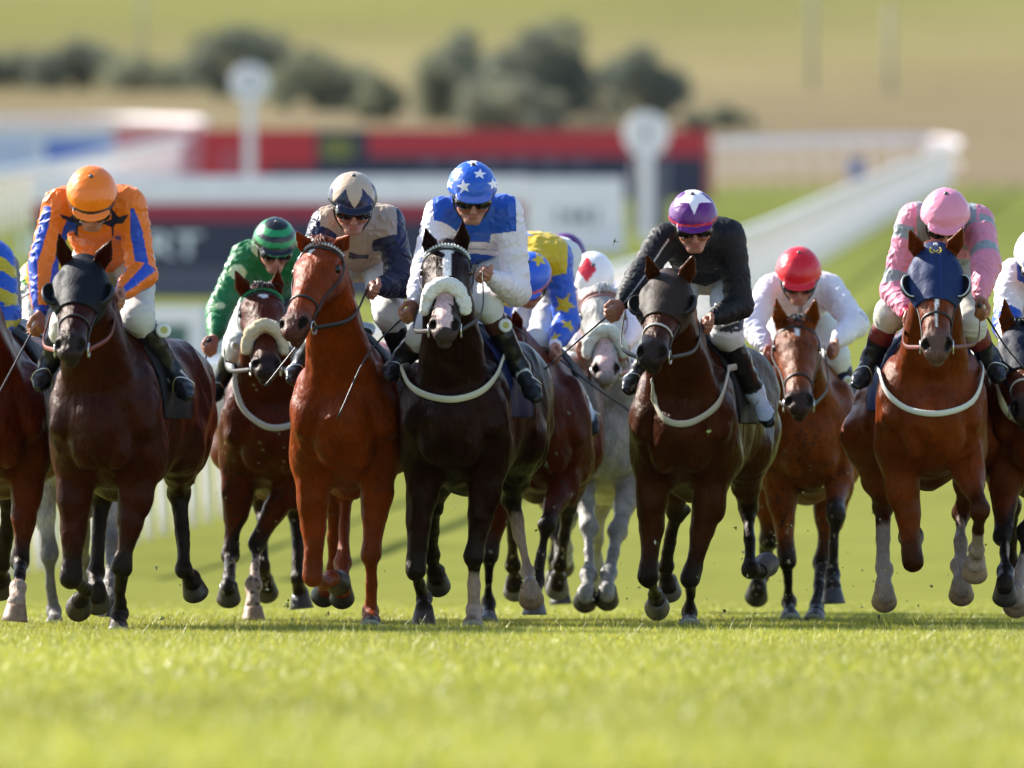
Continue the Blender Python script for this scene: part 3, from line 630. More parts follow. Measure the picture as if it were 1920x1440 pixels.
    if S.get('mud'):
        sp_ = vno(P, 30, 23, 2); cl_ = .3 * vno(P, 3, 29, 2); lo_ = 1 - sst(.2, 1.1, P[:, 2]); col[sp_ + cl_ > 1.3 - .3 * lo_] = (.26, .24, .15); col[(sp_ + cl_ < -.9 + .4 * lo_)] = (.018, .012, .009)
    if S.get('blaze'):
        for (tc, lc, rl, rt) in S['blaze']:
            q = ((t_ - tc) * H.L / rt) ** 2 + ((l_ - lc) / rl) ** 2
            m = isH & (n_ > 0) & (q + .55 * vno(P, 13, 7) < 1); col[m] = (.78, .72, .68)
    if S.get('pinknose'):
        m = isH & (n_ > -.02) & (np.abs(l_ + .004) < .04 + .014 * vno(P, 14, 2)) & (t_ > .6) & (t_ < .97); col[m] = (.6, .4, .37)
    if S.get('grey'):
        col *= (1 + .18 * vno(P, 14, 11))[:, None]
    m = isH & (t_ > .88) & (np.hypot(*[(np.abs(l_) - .055), (n_ - .033)]) < .021) & (t_ < .985); col[m] = (.004, .003, .003)
    body = mesh_obj('body', P, F, M_coat, root, np.clip(col, .002, 1))
    # muscles seen lit: drape helper
    front = P[(P[:, 1] < B(0, 1.3, 0)[1])]
    def drape(px, py, off=.012, lift=0):
        p = at(px, py, Y0)
        for r in (.014, .03, .06):
            m = (np.abs(front[:, 0] - p[0]) < r) & (np.abs(front[:, 2] - p[2]) < r)
            m &= front[:, 1] > Y0 - .36
            if m.any(): p[1] = front[m, 1].min() - off; return p
        p[1] = Y0 + .35; return p
    # eyes
    for s in (-1, 1):
        mb = MB(); c = H.P(.258, s * .103, .02)
        th = np.linspace(0, np.pi, 9); vs = [c + .021 * (V(0, 0, 0) + H.l * math.sin(a) * math.cos(b) + H.n * math.sin(a) * math.sin(b) * 1.0 + H.a * math.cos(a) * 1.1) for a in th for b in np.linspace(0, 2 * np.pi, 12, endpoint=False)]
        mb.add(vs, [(i * 12 + j, i * 12 + (j + 1) % 12, (i + 1) * 12 + (j + 1) % 12, (i + 1) * 12 + j) for i in range(8) for j in range(12)])
        mb.build('eye', M_eye, root)
    # hooves
    hc = S.get('hoofc', (.03, .021, .015))
    for i, (kind, side, J, cov) in enumerate(legs):
        c, T = J[4], J[5]; a = nrm(T - c); lift = T[2] > .045 + .004 * Y0; a = nrm(a + V(0, 1.25, 0)) if lift else a; pa = nrm(J[4] - J[3])
        toe = nrm(V(0, -1, 0) - a * (V(0, -1, 0) @ a)); sdv = np.cross(a, toe); mb = MB(); rings = []
        fl = cov and 1 or 0; hcol = np.array((.25, .155, .09)) if (cov or (S.get('hoofL') and i in S['hoofL'])) else np.array(hc)
        an = np.linspace(0, 2 * np.pi, 20, endpoint=False); prof = [(-.012, .034, 0), (0, .044, 0), (.2, .047, .004), (.7, .056, .012), (1.0, .062, .018), (1.04, .060, .018), (1.05, .044, .014), (1.0, .03, .01), (.99, .001, .01)]
        vs = []
        for t, r, fo in prof:
            cc = c + a * t * .078
            for q in an:
                hx, hy = math.sin(q), math.cos(q); el = 1.12 if hy > 0 else .86
                if t >= 1 and r < .05 and hy < -.5: el = .6
                vs.append(cc + sdv * hx * r + toe * (hy * r * el + fo * 1.2))
        vs = np.array(vs); cl = np.repeat(np.array([hcol * 1.5, hcol * 1.2, hcol, hcol, hcol * .8, (.35, .35, .34), (.3, .3, .28), hcol * .6, hcol * .5]), 20, 0)
        fs = [(r * 20 + j, r * 20 + (j + 1) % 20, (r + 1) * 20 + (j + 1) % 20, (r + 1) * 20 + j) for r in range(8) for j in range(20)]
        mb.add(vs, fs, cl); mb.build('hoof', M_hoof, root)
    # tail
    rng = np.random.RandomState(int(cx) % 1000); mb = MB(); tb = B(0, 1.52, 1.28); tail = [tb, tb + bk * .25 + V(0, 0, .02), tb + bk * .5 + V(0, 0, -.12), tb + bk * .75 + V(0, 0, -.34)]
    for i in range(34):
        j = rng.randn(3) * .022; sw_ = rng.randn(3) * .04
        pth = smooth_path([tail[0] + j * .3, tail[1] + j, tail[2] + j + sw_ * .5, tail[3] + j + sw_], 4)
        v, f = tube(pth, np.linspace(.011, .002, len(pth)), 4); mb.add(v, f, np.array(S.get('hair', (.012, .009, .008))) * (1 + .5 * rng.rand()))
    mb.build('tail', M_hair, root)
    # mane and forelock
    mb = MB()
    for i in range(120):
        u = rng.rand(); b = nb[1] + (nb[4] - nb[1]) * (u * 1.05) + V(0, .02, 0); up = nrm(np.cross(nrm(nb[4] - nb[1]), lat)); up = up if up[2] > 0 else -up
        rr = .2 * (1 - u) + .115 * u
        b = b + up * rr * .93 + lat * rng.randn() * .012; d = nrm(V(rng.randn() * .3 + .1, .9, -.1 + rng.rand() * .2)); Lh = .05 + .05 * rng.rand()
        v, f = tube(smooth_path([b, b + d * Lh * .6 + up * .012, b + d * Lh + V(0, 0, -.02)], 3), [.006, .006, .005, .004, .004, .003, .001], 4); mb.add(v, f, np.array(S.get('hair', (.012, .009, .008))) * (.7 + .6 * rng.rand()))
    if S.get('forelock', True):
        for i in range(26):
            b = H.P(-.02, rng.randn() * .02, .075); e = H.P(.04 + .10 * rng.rand(), rng.randn() * .035, .10)
            v, f = tube(smooth_path([b, (b + e) / 2 + H.n * .03, e], 3), [.004, .004, .004, .003, .003, .002, .001], 4); mb.add(v, f, np.array(S.get('hair', (.012, .009, .008))) * (.7 + .6 * rng.rand()))
    mb.build('mane', M_hair, root)
    # ---------------- tack
    sc_ = np.array(S.get('clothc', (.007, .007, .009)))
    G2 = SDF(B(-.4, .3, .75).min() * 0 + np.minimum(B(-.42, .1, .7), B(-.42, 1.0, .7)) - .05, np.maximum(B(.42, .1, 1.7), B(.42, 1.0, 1.7)) + .05, .009); prev = None
    for y, z, w_, h_ in st:
        c = B(0, y, z); r = (w_ * bw + .02, h_ + .026)
        if prev is not None: G2.seg(prev[0], c, prev[1], r, lat, k=.05)
        prev = (c, r)
    X, Y, Z = np.meshgrid(*G2.ax, indexing='ij'); yy = (X - C[0]) * bk[0] + (Y - Y0) * bk[1]
    G2.D = np.maximum(np.maximum(G2.D, -(G2.D + .02)), np.maximum(np.maximum(.24 - yy, yy - .74), (1.08 + zo) - Z)).astype(np.float32)
    P2, F2 = G2.mesh()
    if len(P2):
        c2 = np.tile(sc_, (len(P2), 1)); o = mesh_obj('saddle_cloth', P2, F2, M_hood, root, c2)
    mb = MB()   # saddle
    v, f = tube(smooth_path([B(0, .40, 1.50), B(0, .5, 1.49), B(0, .65, 1.50), B(0, .78, 1.53)], 4), 0, 12, flat=(.11, .028)); mb.add(v, f); mb.build('saddle', M_black, root)
    gc = S.get('strapc', (.55, .52, .42))
    if S.get('breast'):
        pxs_ = smooth_path([V(*p, 0) for p in S['breast']], 5); pth = np.array([drape(p[0], p[1], .014) for p in pxs_])
        for _ in range(4): pth[1:-1, 1] = np.minimum(pth[1:-1, 1], (pth[:-2, 1] + pth[2:, 1]) / 2 + .004)
        e0 = B(-.232 * bw, .36, 0); e0[2] = pth[0][2] + .02; e1 = B(.232 * bw, .36, 0); e1[2] = pth[-1][2] + .02; pth = np.vstack([smooth_path([e0, e0 * .4 + pth[0] * .6 + V(-.01, 0, 0), pth[0]], 3)[:-1], pth, smooth_path([pth[-1], e1 * .4 + pth[-1] * .6 + V(.01, 0, 0), e1], 3)[1:]])
        v, f = tube(pth, 0, 8, flat=(S.get('bwid', .017), .006), U=[V(0, -.25, 1)] * len(pth)); mb = MB(); mb.add(v, f, gc); mb.build('breast_girth', M_strap, root)
    bc = np.array(S.get('bridlec', (.018, .013, .011))); mb = MB()
    nbt = .66
    def loop(t, a0, a1, off=.006, n=18, flat=(.009, .004), colr=bc, k=0):
        pth = np.array([H.surf(t + k * math.sin(math.radians(a)), a, off) for a in np.linspace(a0, a1, n)]); v, f = tube(pth, 0, 6, flat=flat, U=[H.a] * n); mb.add(v, f, colr)
    if not S.get('fleece'): loop(nbt, -200, 20 + 360 - 200, colr=np.array(S.get('nosec', bc)))
    loop(.13, -45, 225, off=.008)                       # cheek and throat strap
    for s in (-1, 1):
        a = [(.06, 40 if s > 0 else 140), (.13, 8 if s > 0 else 172), (.3, -2 if s > 0 else 182), (.5, 0 if s > 0 else 180), (.7, -8 if s > 0 else 188), (.84, -25 if s > 0 else 205)]
        pth = smooth_path([H.surf(t, q, .009 + (.01 if t == .3 else 0)) for t, q in a], 4); v, f = tube(pth, 0, 6, flat=(.008, .0035), U=[H.n] * len(pth)); mb.add(v, f, bc)
    bridle = mb.build('bridle', M_strap, root)
    if S.get('brow') is not None:
        mb = MB(); n = 40; pth = np.array([H.surf(.085, a, .012) for a in np.linspace(12, 168, n)]); U = [H.a] * n
        v, f = tube(pth, 0, 6, flat=(.007, .005), U=U); mb.add(v, f, np.array(S['brow']) * .5)
        for i in range(0, n, 2):
            e = pth[i] + H.n * .004; s1 = pth[min(i + 1, n - 1)] - pth[max(i - 1, 0)]; v, f = tube([e - s1 * .26, e + s1 * .26], .0085, 6); mb.add(v, f, S['brow'])
        mb.build('browband', M_strap, root)
    mb = MB()
    for s in (-1, 1):
        c = H.surf(.86, -28 if s > 0 else 208, .012); th = np.linspace(0, 2 * np.pi, 17); pth = [c + H.a * .03 * math.cos(q) + H.n * .03 * math.sin(q) + H.l * s * .006 for q in th]
        v, f = tube(pth, .0045, 6); mb = MB(); mb.add(v, f, (.7, .7, .7)); mb.build('bit_ring', M_steel, bridle)
    mb = MB(); hands = S.get('hands'); rc = np.array(S.get('reinc', bc))
    if hands is not None:
        for s, hp in zip((-1, 1), hands):
            c = H.surf(.86, -28 if s > 0 else 208, .018); hpw = at(hp[0], hp[1], Y0 + hp[2])
            mid = c * .5 + hpw * .5 + V(s * .045, 0, -.05); pth = smooth_path([c, mid, hpw], 7)
            v, f = tube(pth, 0, 6, flat=(.011, .0035), U=[V(0, 0, 1)] * len(pth)); mb.add(v, f, rc)
        mb.build('reins', M_strap, root)
    if S.get('fleece'):
        tF = S.get('fleeceT', .62); G3 = SDF(H.P(tF) - .22, H.P(tF) + .22, .006); pth = [H.surf(tF - .05 + .13 * (1 - math.sin(math.radians(a))), a, .03) for a in np.linspace(4, 176, 15)]; fr_ = [.025 + .009 * math.sin(math.pi * i / 14) for i in range(15)]
        for i in range(14): G3.seg(pth[i], pth[i + 1], fr_[i], fr_[i + 1], k=.01)
        P3, F3 = G3.mesh(); N3 = vnormals(P3, F3); P3 = P3 + N3 * (.0045 * vno(P3, 13, 4, 2))[:, None] + N3 * (.0012 * np.random.RandomState(1).randn(len(P3)))[:, None]
        mesh_obj('sheepskin_noseband', P3, F3, M_fleece, root, np.tile(np.array(S['fleece']), (len(P3), 1)) * (1 + .1 * vno(P3, 30, 8))[:, None])
    if S.get('hood') is not None:
        G4 = SDF(np.minimum(H.P(-.1), H.P(.6)) - .16, np.maximum(H.P(-.1), H.P(.6)) + .16, .006); head_core(G4, H, grow=.009)
        for s in (-1, 1): G4.seg(H.P(.2, s * .08, .01), H.P(.4, s * .088, .012), .045, .042, k=.03)
        X, Y, Z = np.meshgrid(*G4.ax, indexing='ij'); Q = np.stack([X.ravel(), Y.ravel(), Z.ravel()], 1) - H.p
        tt = (Q @ H.a / H.L).reshape(X.shape); ll = (Q @ H.l).reshape(X.shape); nn = (Q @ H.n).reshape(X.shape)
        dd = np.maximum(G4.D, -(G4.D + .012)); dd = np.maximum(dd, (tt - (.54 - 4 * ll ** 2)) * H.L); dd = np.maximum(dd, (-.03 - tt) * H.L); dd = np.maximum(dd, -(nn + .11))
        for s in (-1, 1):
            e = H.P(.26, s * .092, .02) - H.p; r = np.sqrt((tt * H.L - e @ H.a) ** 2 * .8 + (ll - e @ H.l) ** 2 + (nn - e @ H.n) ** 2); dd = np.maximum(dd, -(r - .031))
            for (b, tp) in ears:
                e = b - H.p; r = np.sqrt((tt * H.L - e @ H.a) ** 2 + (ll - e @ H.l) ** 2 + (nn - e @ H.n) ** 2); dd = np.maximum(dd, -(r - .03))
        G4.D = dd.astype(np.float32); P4, F4 = G4.mesh(); t4, l4, n4 = H.loc(P4)
        hc_ = np.tile(np.array(S['hood']), (len(P4), 1)).astype(float)
        hc_[np.abs(np.abs(l4) - .022) < .0022] *= 1.7
        hd = mesh_obj('hood', P4, F4, M_hood, root, hc_)
        if S.get('emblem'):
            mb = MB(); yc = srgb(214, 186, 70); e0 = H.P(.09, 0, .094)
            pe = lambda l, a_: H.P(.09 + a_ / H.L, l, .101 - 1.4 * l * l - .05 * max(a_, 0))
            v, f = tube([pe(.026 * math.sin(q), -.022 * math.cos(q) * -1) for q in np.linspace(-2.3, 2.3, 17)], .0045, 6); mb.add(v, f, yc)
            v, f = tube([pe(-.02, .03), pe(0, .036), pe(.02, .03)], .005, 6); mb.add(v, f, yc)
            v, f = tube([pe(-.012, 0), pe(0, .012), pe(.012, 0)], .004, 6); mb.add(v, f, yc)
            for x in (-.008, .002, .01):
                v, f = tube([pe(x, -.03), pe(x * .6, -.043)], .004, 6); mb.add(v, f, (.75, .75, .75))
            mb.build('crest', M_strap, hd)
        for s in (-1, 1):
            mb = MB(); c = H.P(.27, s * .098, .016); ax_out = nrm(H.l * s * .75 + H.n * .66); ux = H.a; vx = np.cross(ax_out, ux)
            vs = []; n = 20; back = nrm(H.l * s * .9 - H.n * .3)
            for r, dpt in ((.058, .0), (.060, -.006), (.052, -.03), (.03, -.05)):
                for q in np.linspace(0, 2 * np.pi, n, endpoint=False):
                    side_cut = max(0, -(vx * s) @ nrm(vx)) * 0
                    p_ = c + back * .012 + H.a * r * 1.15 * math.cos(q) + H.n * (r * math.sin(q)) * .75 + H.l * s * (.012 - dpt * .9 - max(0, math.sin(q)) * .012) - H.l * s * .012
                    vs.append(p_)
            # cup: a shallow bowl standing off the head behind the eye, open to the front
            vs = []
            for lay, (off, ro) in enumerate(((.0, 0), (.0, .006))):
                for i, ph in enumerate(np.linspace(0, 1, 7)):
                    for q in np.linspace(0, 2 * np.pi, n, endpoint=False):
                        rr = (.05 + ro) * math.sin(ph * math.pi / 2 * .98 + .02); dp = (.05 + ro) * math.cos(ph * math.pi / 2)
                        dirb = nrm(H.l * s * .45 - H.n * .9)
                        e1 = H.a; e2 = nrm(np.cross(dirb, e1))
                        vs.append(H.P(.36, s * .122, .036) + dirb * (dp * .7 - .008) + e1 * rr * math.cos(q) * 1.3 + e2 * rr * math.sin(q) * .88)
            m = 7 * n; fs = []
            for i in range(6):
                for j in range(n):
                    k = (j + 1) % n; fs.append((i * n + j, i * n + k, (i + 1) * n + k, (i + 1) * n + j)); fs.append((m + i * n + j, m + (i + 1) * n + j, m + (i + 1) * n + k, m + i * n + k))
            for j in range(n): k = (j + 1) % n; fs.append((6 * n + j, 6 * n + k, m + 6 * n + k, m + 6 * n + j))
            mb.add(vs, fs, np.array((.015, .012, .012)))
            rim = [vs[6 * n + j] for j in range(n)] + [vs[6 * n]]
            v, f = tube(rim, .0045, 6); mb.add(v, f, S.get('cupc', (.03, .03, .03)))
            mb.build('eye_cup', M_black if False else M_strap, root)
    print('horse', S['id'], len(P), round(time.time() - t0, 1)); return root, B, H
# ============================================================ jockeys
SKIN = (.38, .17, .11)
def hand(G, W, e, g, s_thumb=1, r=.0095):
    """fist round a grip: W wrist, e towards the knuckles, g grip axis (thumb side)"""
    e = nrm(e); g = nrm(g - e * (g @ e)); p = np.cross(e, g) * s_thumb       # p: out of the palm
    if True:
        G.seg(W, W + e * .03, (.026, .02), (.034, .018), g, k=.02)
        G.seg(W + e * .03, W + e * .078, (.036, .017), (.040, .014), g, k=.012)
        for i, (o, L) in enumerate(((.031, .95), (.011, 1.05), (-.010, 1.0), (-.030, .82))):
            k0 = W + e * (.082 - .004 * abs(i - 1)) + g * o; k1 = k0 + (e * .022 + p * .030) * L; k2 = k1 + (p * .016 - e * .022) * L; k3 = k2 + (-e * .02 - p * .006) * L
            G.seg(k0 - e * .01, k1, r + .0015, r, k=.008); G.seg(k1, k2, r, r * .95, k=.004); G.seg(k2, k3, r * .95, r * .8, k=.003)
        t0 = W + e * .022 + g * .03; t1 = t0 + g * .022 + e * .028 + p * .016; t2 = t1 - g * .008 + e * .024 + p * .02; t3 = t2 - g * .02 + e * .006 + p * .006
        G.seg(t0, t1, .014, .0115, k=.012); G.seg(t1, t2, .0115, .0105, k=.004); G.seg(t2, t3, .0105, .008, k=.004)
    return W + e * .07 + p * .028, g
def make_jockey(S):
    t0 = time.time(); Y0 = S['Y0']; far = S.get('far', False); sc = S.get('sc', 1.0)
    hy = S['head'][2]; hc = at(S['head'][0], S['head'][1], Y0 + hy)
    pit, yaw, rol = [math.radians(a) for a in S.get('pose', (35, 0, 0))]
    f = V(math.sin(yaw) * math.cos(pit), -math.cos(yaw) * math.cos(pit), -math.sin(pit)); r = nrm(V(math.cos(yaw), math.sin(yaw), 0)); u = np.cross(r, f); u = u if u[2] > 0 or pit > 1.2 else -u
    r, u = r * math.cos(rol) + u * math.sin(rol), u * math.cos(rol) - r * math.sin(rol)
    hs = S.get('hs', 1.05); HP = lambda a, b, c: hc + (r * a + f * b + u * (c - .035)) * hs
    AX = np.array([r, f, u])
    sh = [at(p[0], p[1], Y0 + p[2]) for p in S['sh']]
    el = [solve(sh[i], *S['el'][i][:2], .30, S['el'][i][2], Y0) for i in (0, 1)]
    wr = [solve(el[i], *S['ha'][i][:2], .25, S['ha'][i][2], Y0) for i in (0, 1)]
    hip = at(S['hip'][0], S['hip'][1], Y0 + S['hip'][2]); lat = nrm(sh[1] - sh[0]); la0 = nrm(V(lat[0], lat[1] * .5, lat[2] * .3))
    hp = [hip - la0 * .1, hip + la0 * .1]
    kn = [solve(hp[i], *S['kn'][i][:2], .40, S['kn'][i][2], Y0) for i in (0, 1)]
    an = [solve(kn[i], *S['an'][i][:2], .40, S['an'][i][2], Y0) for i in (0, 1)]
    toe = [solve(an[i], *S['toe'][i][:2], .19, S['toe'][i][2], Y0) for i in (0, 1)]
    sm = (sh[0] + sh[1]) / 2; nb = sm + (hc - sm) * .25 + V(0, 0, .015); sp = nrm(sm - hip)
    root = empty('person', (hip[0], Y0 + .5, min(an[0][2], an[1][2]) - .05), S['label'], 'jockey', 'jockeys riding in the race')
    allp = np.array(sh + el + wr + hp + kn + an + toe + [hc]); lo, hi = allp.min(0) - .17, allp.max(0) + .17
    G = SDF(lo, hi, .0085 if far else .005)
    # --- body: one skin
    G.seg(hip, hip + (sm - hip) * .5, (.12, .09), (.11, .08), lat, k=.03); G.seg(hip + (sm - hip) * .5, sm - sp * .05, (.11, .08), (.14, .09), lat, k=.04)
    G.seg(sh[0], sh[1], .045, .045, k=.04)
    for i in (0, 1):
        G.seg(sh[i], el[i], .042, .033, k=.03); G.seg(el[i], wr[i] - nrm(wr[i] - el[i]) * .02, .034, .024, k=.02)
        G.seg(hp[i], kn[i], .07, .045, k=.03); G.seg(kn[i], an[i], .045, .03, k=.02); G.seg(an[i], an[i] + nrm(an[i] - kn[i]) * .03 + (toe[i] - an[i]) * .3, .022, .014, k=.02)
    G.seg(nb - sp * .03, HP(0, -.03, -.03), .058, .054, k=.03)
    G.ell(HP(0, -.002, .02), np.array((.074, .094, .095)) * hs, AX, k=.03)
    G.seg(HP(0, .03, -.035), HP(0, .062, -.088), (.055 * hs, .045 * hs), (.028 * hs, .022 * hs), r, k=.03)
    for s in (-1, 1):
        G.ell(HP(s * .045, .062, -.03), np.array((.024, .026, .024)) * hs, AX, k=.02)      # cheekbone
        G.ell(HP(s * .032, .098, -.002), np.array((.019, .016, .012)) * hs, AX, k=.01, op='-')
        G.ell(HP(s * .077, -.004, -.015), np.array((.01, .018, .03)) * hs, AX, k=.008)
        G.seg(HP(s * .05, .0, -.07), HP(s * .02, .07, -.098), .018, .016, k=.02)
    G.seg(HP(-.035, .084, .016), HP(.035, .084, .016), .014, .014, k=.015)                     # brow
    G.seg(HP(0, .09, .004), HP(0, .112, -.034), .0095, .0125, k=.01); G.ell(HP(.012, .104, -.038), .008, k=.006); G.ell(HP(-.012, .104, -.038), .008, k=.006)
    G.seg(HP(-.018, .088, -.06), HP(.018, .088, -.06), .0075, .0075, k=.008); G.seg(HP(-.015, .087, -.071), HP(.015, .087, -.071), .008, .008, k=.006)
    G.seg(HP(-.024, .098, -.0655), HP(.024, .098, -.0655), .003, .003, k=.004, op='-')
    G.ell(HP(0, .074, -.093), np.array((.022, .016, .015)) * hs, AX, k=.012)
    grips = []
    for i in (0, 1):
        e = nrm(wr[i] - el[i]); gd = S['grip'][i] if S.get('grip') else (V(-.3, -.5, .8) if i == 0 else V(.3, -.5, .8))
        e2 = nrm(e + V(0, 0, -.05)); grips.append(hand(G, wr[i], e2, np.asarray(gd, float), (1 if i == 0 else -1)))
    P, F = G.mesh(); P = relax(P, F, 1, .5)
    q = (P - HP(0, 0, 0)); a_, b_, c_ = q @ r / hs, q @ f / hs, q @ u / hs + .0
    hd = (np.abs(a_) < .1) & (np.abs(b_) < .14) & (np.abs(c_) < .16)
    col = np.tile(np.array(SKIN), (len(P), 1)) * (1 + .08 * vno(P, 12, 2))[:, None]
    rd = np.array((.5, .14, .1)); cc = c_
    col = lerp(col, rd, hd * sst(.02, .0, np.abs(cc + .033)) * sst(.07, .1, b_) * .35)
    col = lerp(col, rd, hd * sst(.034, .02, np.hypot(np.abs(a_) - .045, cc + .03)) * (b_ > .02) * .3)
    lips = hd & (np.abs(a_) < .024) & (np.abs(cc + .066) < .012) & (b_ > .075); col[lips] = (.42, .15, .13)
    ey = hd & (np.hypot(np.abs(a_) - .032, (cc - .0) * 1.9) < .013) & (b_ > .07); col[ey] = (.5, .45, .4)
    ey = hd & (np.hypot(np.abs(a_) - .032, (cc - .0) * 1.2) < .006) & (b_ > .07); col[ey] = (.02, .015, .01)
    ey = hd & (np.abs(cc - .018) < .005) & (np.abs(np.abs(a_) - .034) < .02) & (b_ > .08); col[ey] = (.12, .06, .03)
    dg = np.min([np.linalg.norm(P - w_, axis=1) for w_ in wr], 0) < .15
    col[dg] = lerp(col[dg], np.array((.5, .19, .13)), .25)
    mesh_obj('body', P, F, M_skin, root, col)
    # --- hair at the nape
    mb = MB(); rg = np.random.RandomState(3); hcol = np.array(S.get('hair', (.05, .03, .02)))
    for i in range(70):
        th = rg.uniform(-1.9, 1.9) + math.pi; b = HP(.078 * math.sin(th), .095 * math.cos(th), rg.uniform(-.02, .02)); d = nrm(b - HP(0, 0, 0)); e = b + (-u * .03 - 0 * d) * rg.uniform(.6, 1.2)
        v, fc = tube([b, (b + e) / 2 + d * .004, e], [.004, .004, .002], 4); mb.add(v, fc, hcol * rg.uniform(.7, 1.3))
    mb.build('hair', M_hair, root)
    # --- jacket
    G = SDF(lo - .02, hi + .02, .008 if far else .0045)
    hip2 = hip + sp * .03
    G.seg(hip2, hip + (sm - hip) * .45, (.145, .11), (.15, .112), lat, k=.05)
    G.seg(hip + (sm - hip) * .45, sm - sp * .07, (.15, .115), (.175, .125), lat, k=.06)
    G.seg(sm - sp * .08 - lat * .04, sm - sp * .08 + lat * .04, .11, .11, k=.05)
    G.seg(sh[0] + lat * .03, sh[1] - lat * .03, .072, .072, k=.06)
    G.seg(sm, nb, .075, .064, k=.05)
    for i in (0, 1):
        m1 = sh[i] * .45 + el[i] * .55; dl = nrm(wr[i] - el[i]); slf = S.get('sleeve', 1.0)
        G.chain([sh[i] * 1.0, m1, el[i] + dl * .01], [.074 * slf, .069 * slf, .062 * slf], k=.05, sub=2)
        wr_ = wr[i] - dl * .012; m2 = el[i] * .45 + wr_ * .55
        G.chain([el[i], m2, wr_ - dl * .035], [.062 * slf, .054 * slf, .042], k=.035, sub=2)
        G.seg(wr_ - dl * .03, wr_, .033, .031, k=.01)
    G.ell(HP(0, 0, -.02), np.array((.084, .105, .1)) * hs, AX, k=.01, op='-')
    P, F = G.mesh(); P = relax(P, F, 1, .5)
    arms = [np.array([sh[i], el[i], wr[i]]) for i in (0, 1)]; dL, sL = near(P, arms[0]); dR, sR = near(P, arms[1])
    tor = np.array([hip, sm]); dT, sT = near(P, tor); rel = P - hip; ta = rel @ sp / np.linalg.norm(sm - hip); tu = (P - sm) @ lat
    reg = np.zeros(len(P), int); half = np.linalg.norm(sh[1] - sh[0]) / 2 + S.get('armcut', -.005)
    reg[(dL < .1) & ((tu < -half) | (sL > .25)) & (dL < dR) & (dL < dT)] = 1; reg[(dR < .1) & ((tu > half) | (sR > .25)) & (dR < dL) & (dR < dT)] = 2
    # folds across the limbs
    N = vnormals(P, F); amp = S.get('fold', .0042)
    sl_ = np.where(reg == 1, sL, np.where(reg == 2, sR, ta * 1.2)); wv = vno(P, 5, 9)
    ph = np.sin(sl_ * 17 + 3.0 * wv + 1.2 * vno(P, 6, 12)); rid = 1 - np.abs(ph) * 1.6
    am = .5 + .5 * vno(P, 4, 21); P = P + N * (amp * rid * np.clip(am + .35, .15, 1.2) + amp * .9 * vno(P, 4, 31, 2))[:, None]
    ang = np.zeros(len(P))
    for i in (0, 1):    # angle round the arm, 0 = facing the lens
        for a, b in ((arms[i][0], arms[i][1]), (arms[i][1], arms[i][2])):
            pass
    def armang(i):
        s_ = (sL, sR)[i]; a = np.where((s_ < 1)[:, None], arms[i][0], arms[i][1]); b = np.where((s_ < 1)[:, None], arms[i][1], arms[i][2]); ab = b - a; ab /= np.linalg.norm(ab, axis=1)[:, None]
        q_ = P - a; q_ = q_ - ab * (q_ * ab).sum(1)[:, None]; ref = V(0, -1, 0) - ab * (ab @ V(0, -1, 0))[:, None]; ref /= np.linalg.norm(ref, axis=1)[:, None] + 1e-9; sd_ = np.cross(ab, ref)
        return np.arctan2((q_ * sd_).sum(1), (q_ * ref).sum(1))
    A = dict(P=P, reg=reg, sL=sL, sR=sR, ta=ta, tu=tu, sm=sm, hip=hip, N=N, lat=lat, sh=sh, el=el, wr=wr, armang=armang, hc=hc, Y0=Y0)
    col = S['silks'](A); mesh_obj('jacket', P, F, S.get('jmat', M_silk), root, col)
    # --- breeches
    G = SDF(lo - .02, hi + .02, .0105 if far else .0075)
    G.seg(hip - sp * .04, hip + sp * .05, (.145, .11), (.135, .1), lat, k=.03)
    for i in (0, 1):
        dk = nrm(an[i] - kn[i]); m1 = hp[i] * .5 + kn[i] * .5
        G.chain([hp[i], m1, kn[i]], [.092, .085, .073], k=.05, sub=2); G.seg(kn[i], kn[i] + dk * .09, .073, .052, k=.03)
    P, F = G.mesh(); P = relax(P, F, 1, .5); N = vnormals(P, F)
    rid = 1 - np.abs(np.sin(P[:, 2] * 38 + 3 * vno(P, 3.5, 4, 2))) * 1.5; P = P + N * (.0035 * rid * (.6 + .5 * vno(P, 4, 6)) + .003 * vno(P, 5, 3, 2))[:, None]
    col = np.tile(np.array(S.get('breech', (.75, .74, .72))), (len(P), 1))
    if S.get('breechf'): col = S['breechf'](P, col, A, kn, an)
    mesh_obj('breeches', P, F, M_breech, root, col)
    # --- boots
    for i in (0, 1):
        dk = nrm(an[i] - kn[i]); a = kn[i] + dk * .07; dt = nrm(toe[i] - an[i]); G = SDF(np.minimum(np.minimum(a, an[i]), toe[i]) - .12, np.maximum(np.maximum(a, an[i]), toe[i]) + .12, .0085 if far else .006)
        G.chain([a, kn[i] * .55 + an[i] * .45, an[i] - dk * .03], [.058, .056, .04], k=.02, sub=2)
        heel = an[i] + dk * .045 - dt * .035
        G.seg(an[i] - dk * .05, an[i] + dk * .03 + dt * .09, .042, .036, k=.03); G.seg(an[i] - dk * .03, heel, .04, .034, k=.03); G.seg(heel, an[i] + dk * .03 + dt * .13, (.031, .028), (.041, .026), np.cross(dt, dk), k=.03)
        G.seg(an[i] + dk * .03 + dt * .13, an[i] + dk * .035 + dt * .19, (.04, .025), (.03, .018), np.cross(dt, dk), k=.02)
        P, F = G.mesh(); P = relax(P, F, 1, .5); N = vnormals(P, F); P = P + N * (.003 * vno(P, 9, 5))[:, None]
        s_ = (P - kn[i]) @ dk / np.linalg.norm(an[i] - kn[i]); bc = np.array(S.get('boot', (.012, .012, .013)))
        col = np.tile(bc, (len(P), 1)); fo = (P - an[i]) @ dt
        if S.get('boottop') is not None: col[s_ < S.get('topk', .42)] = S['boottop']
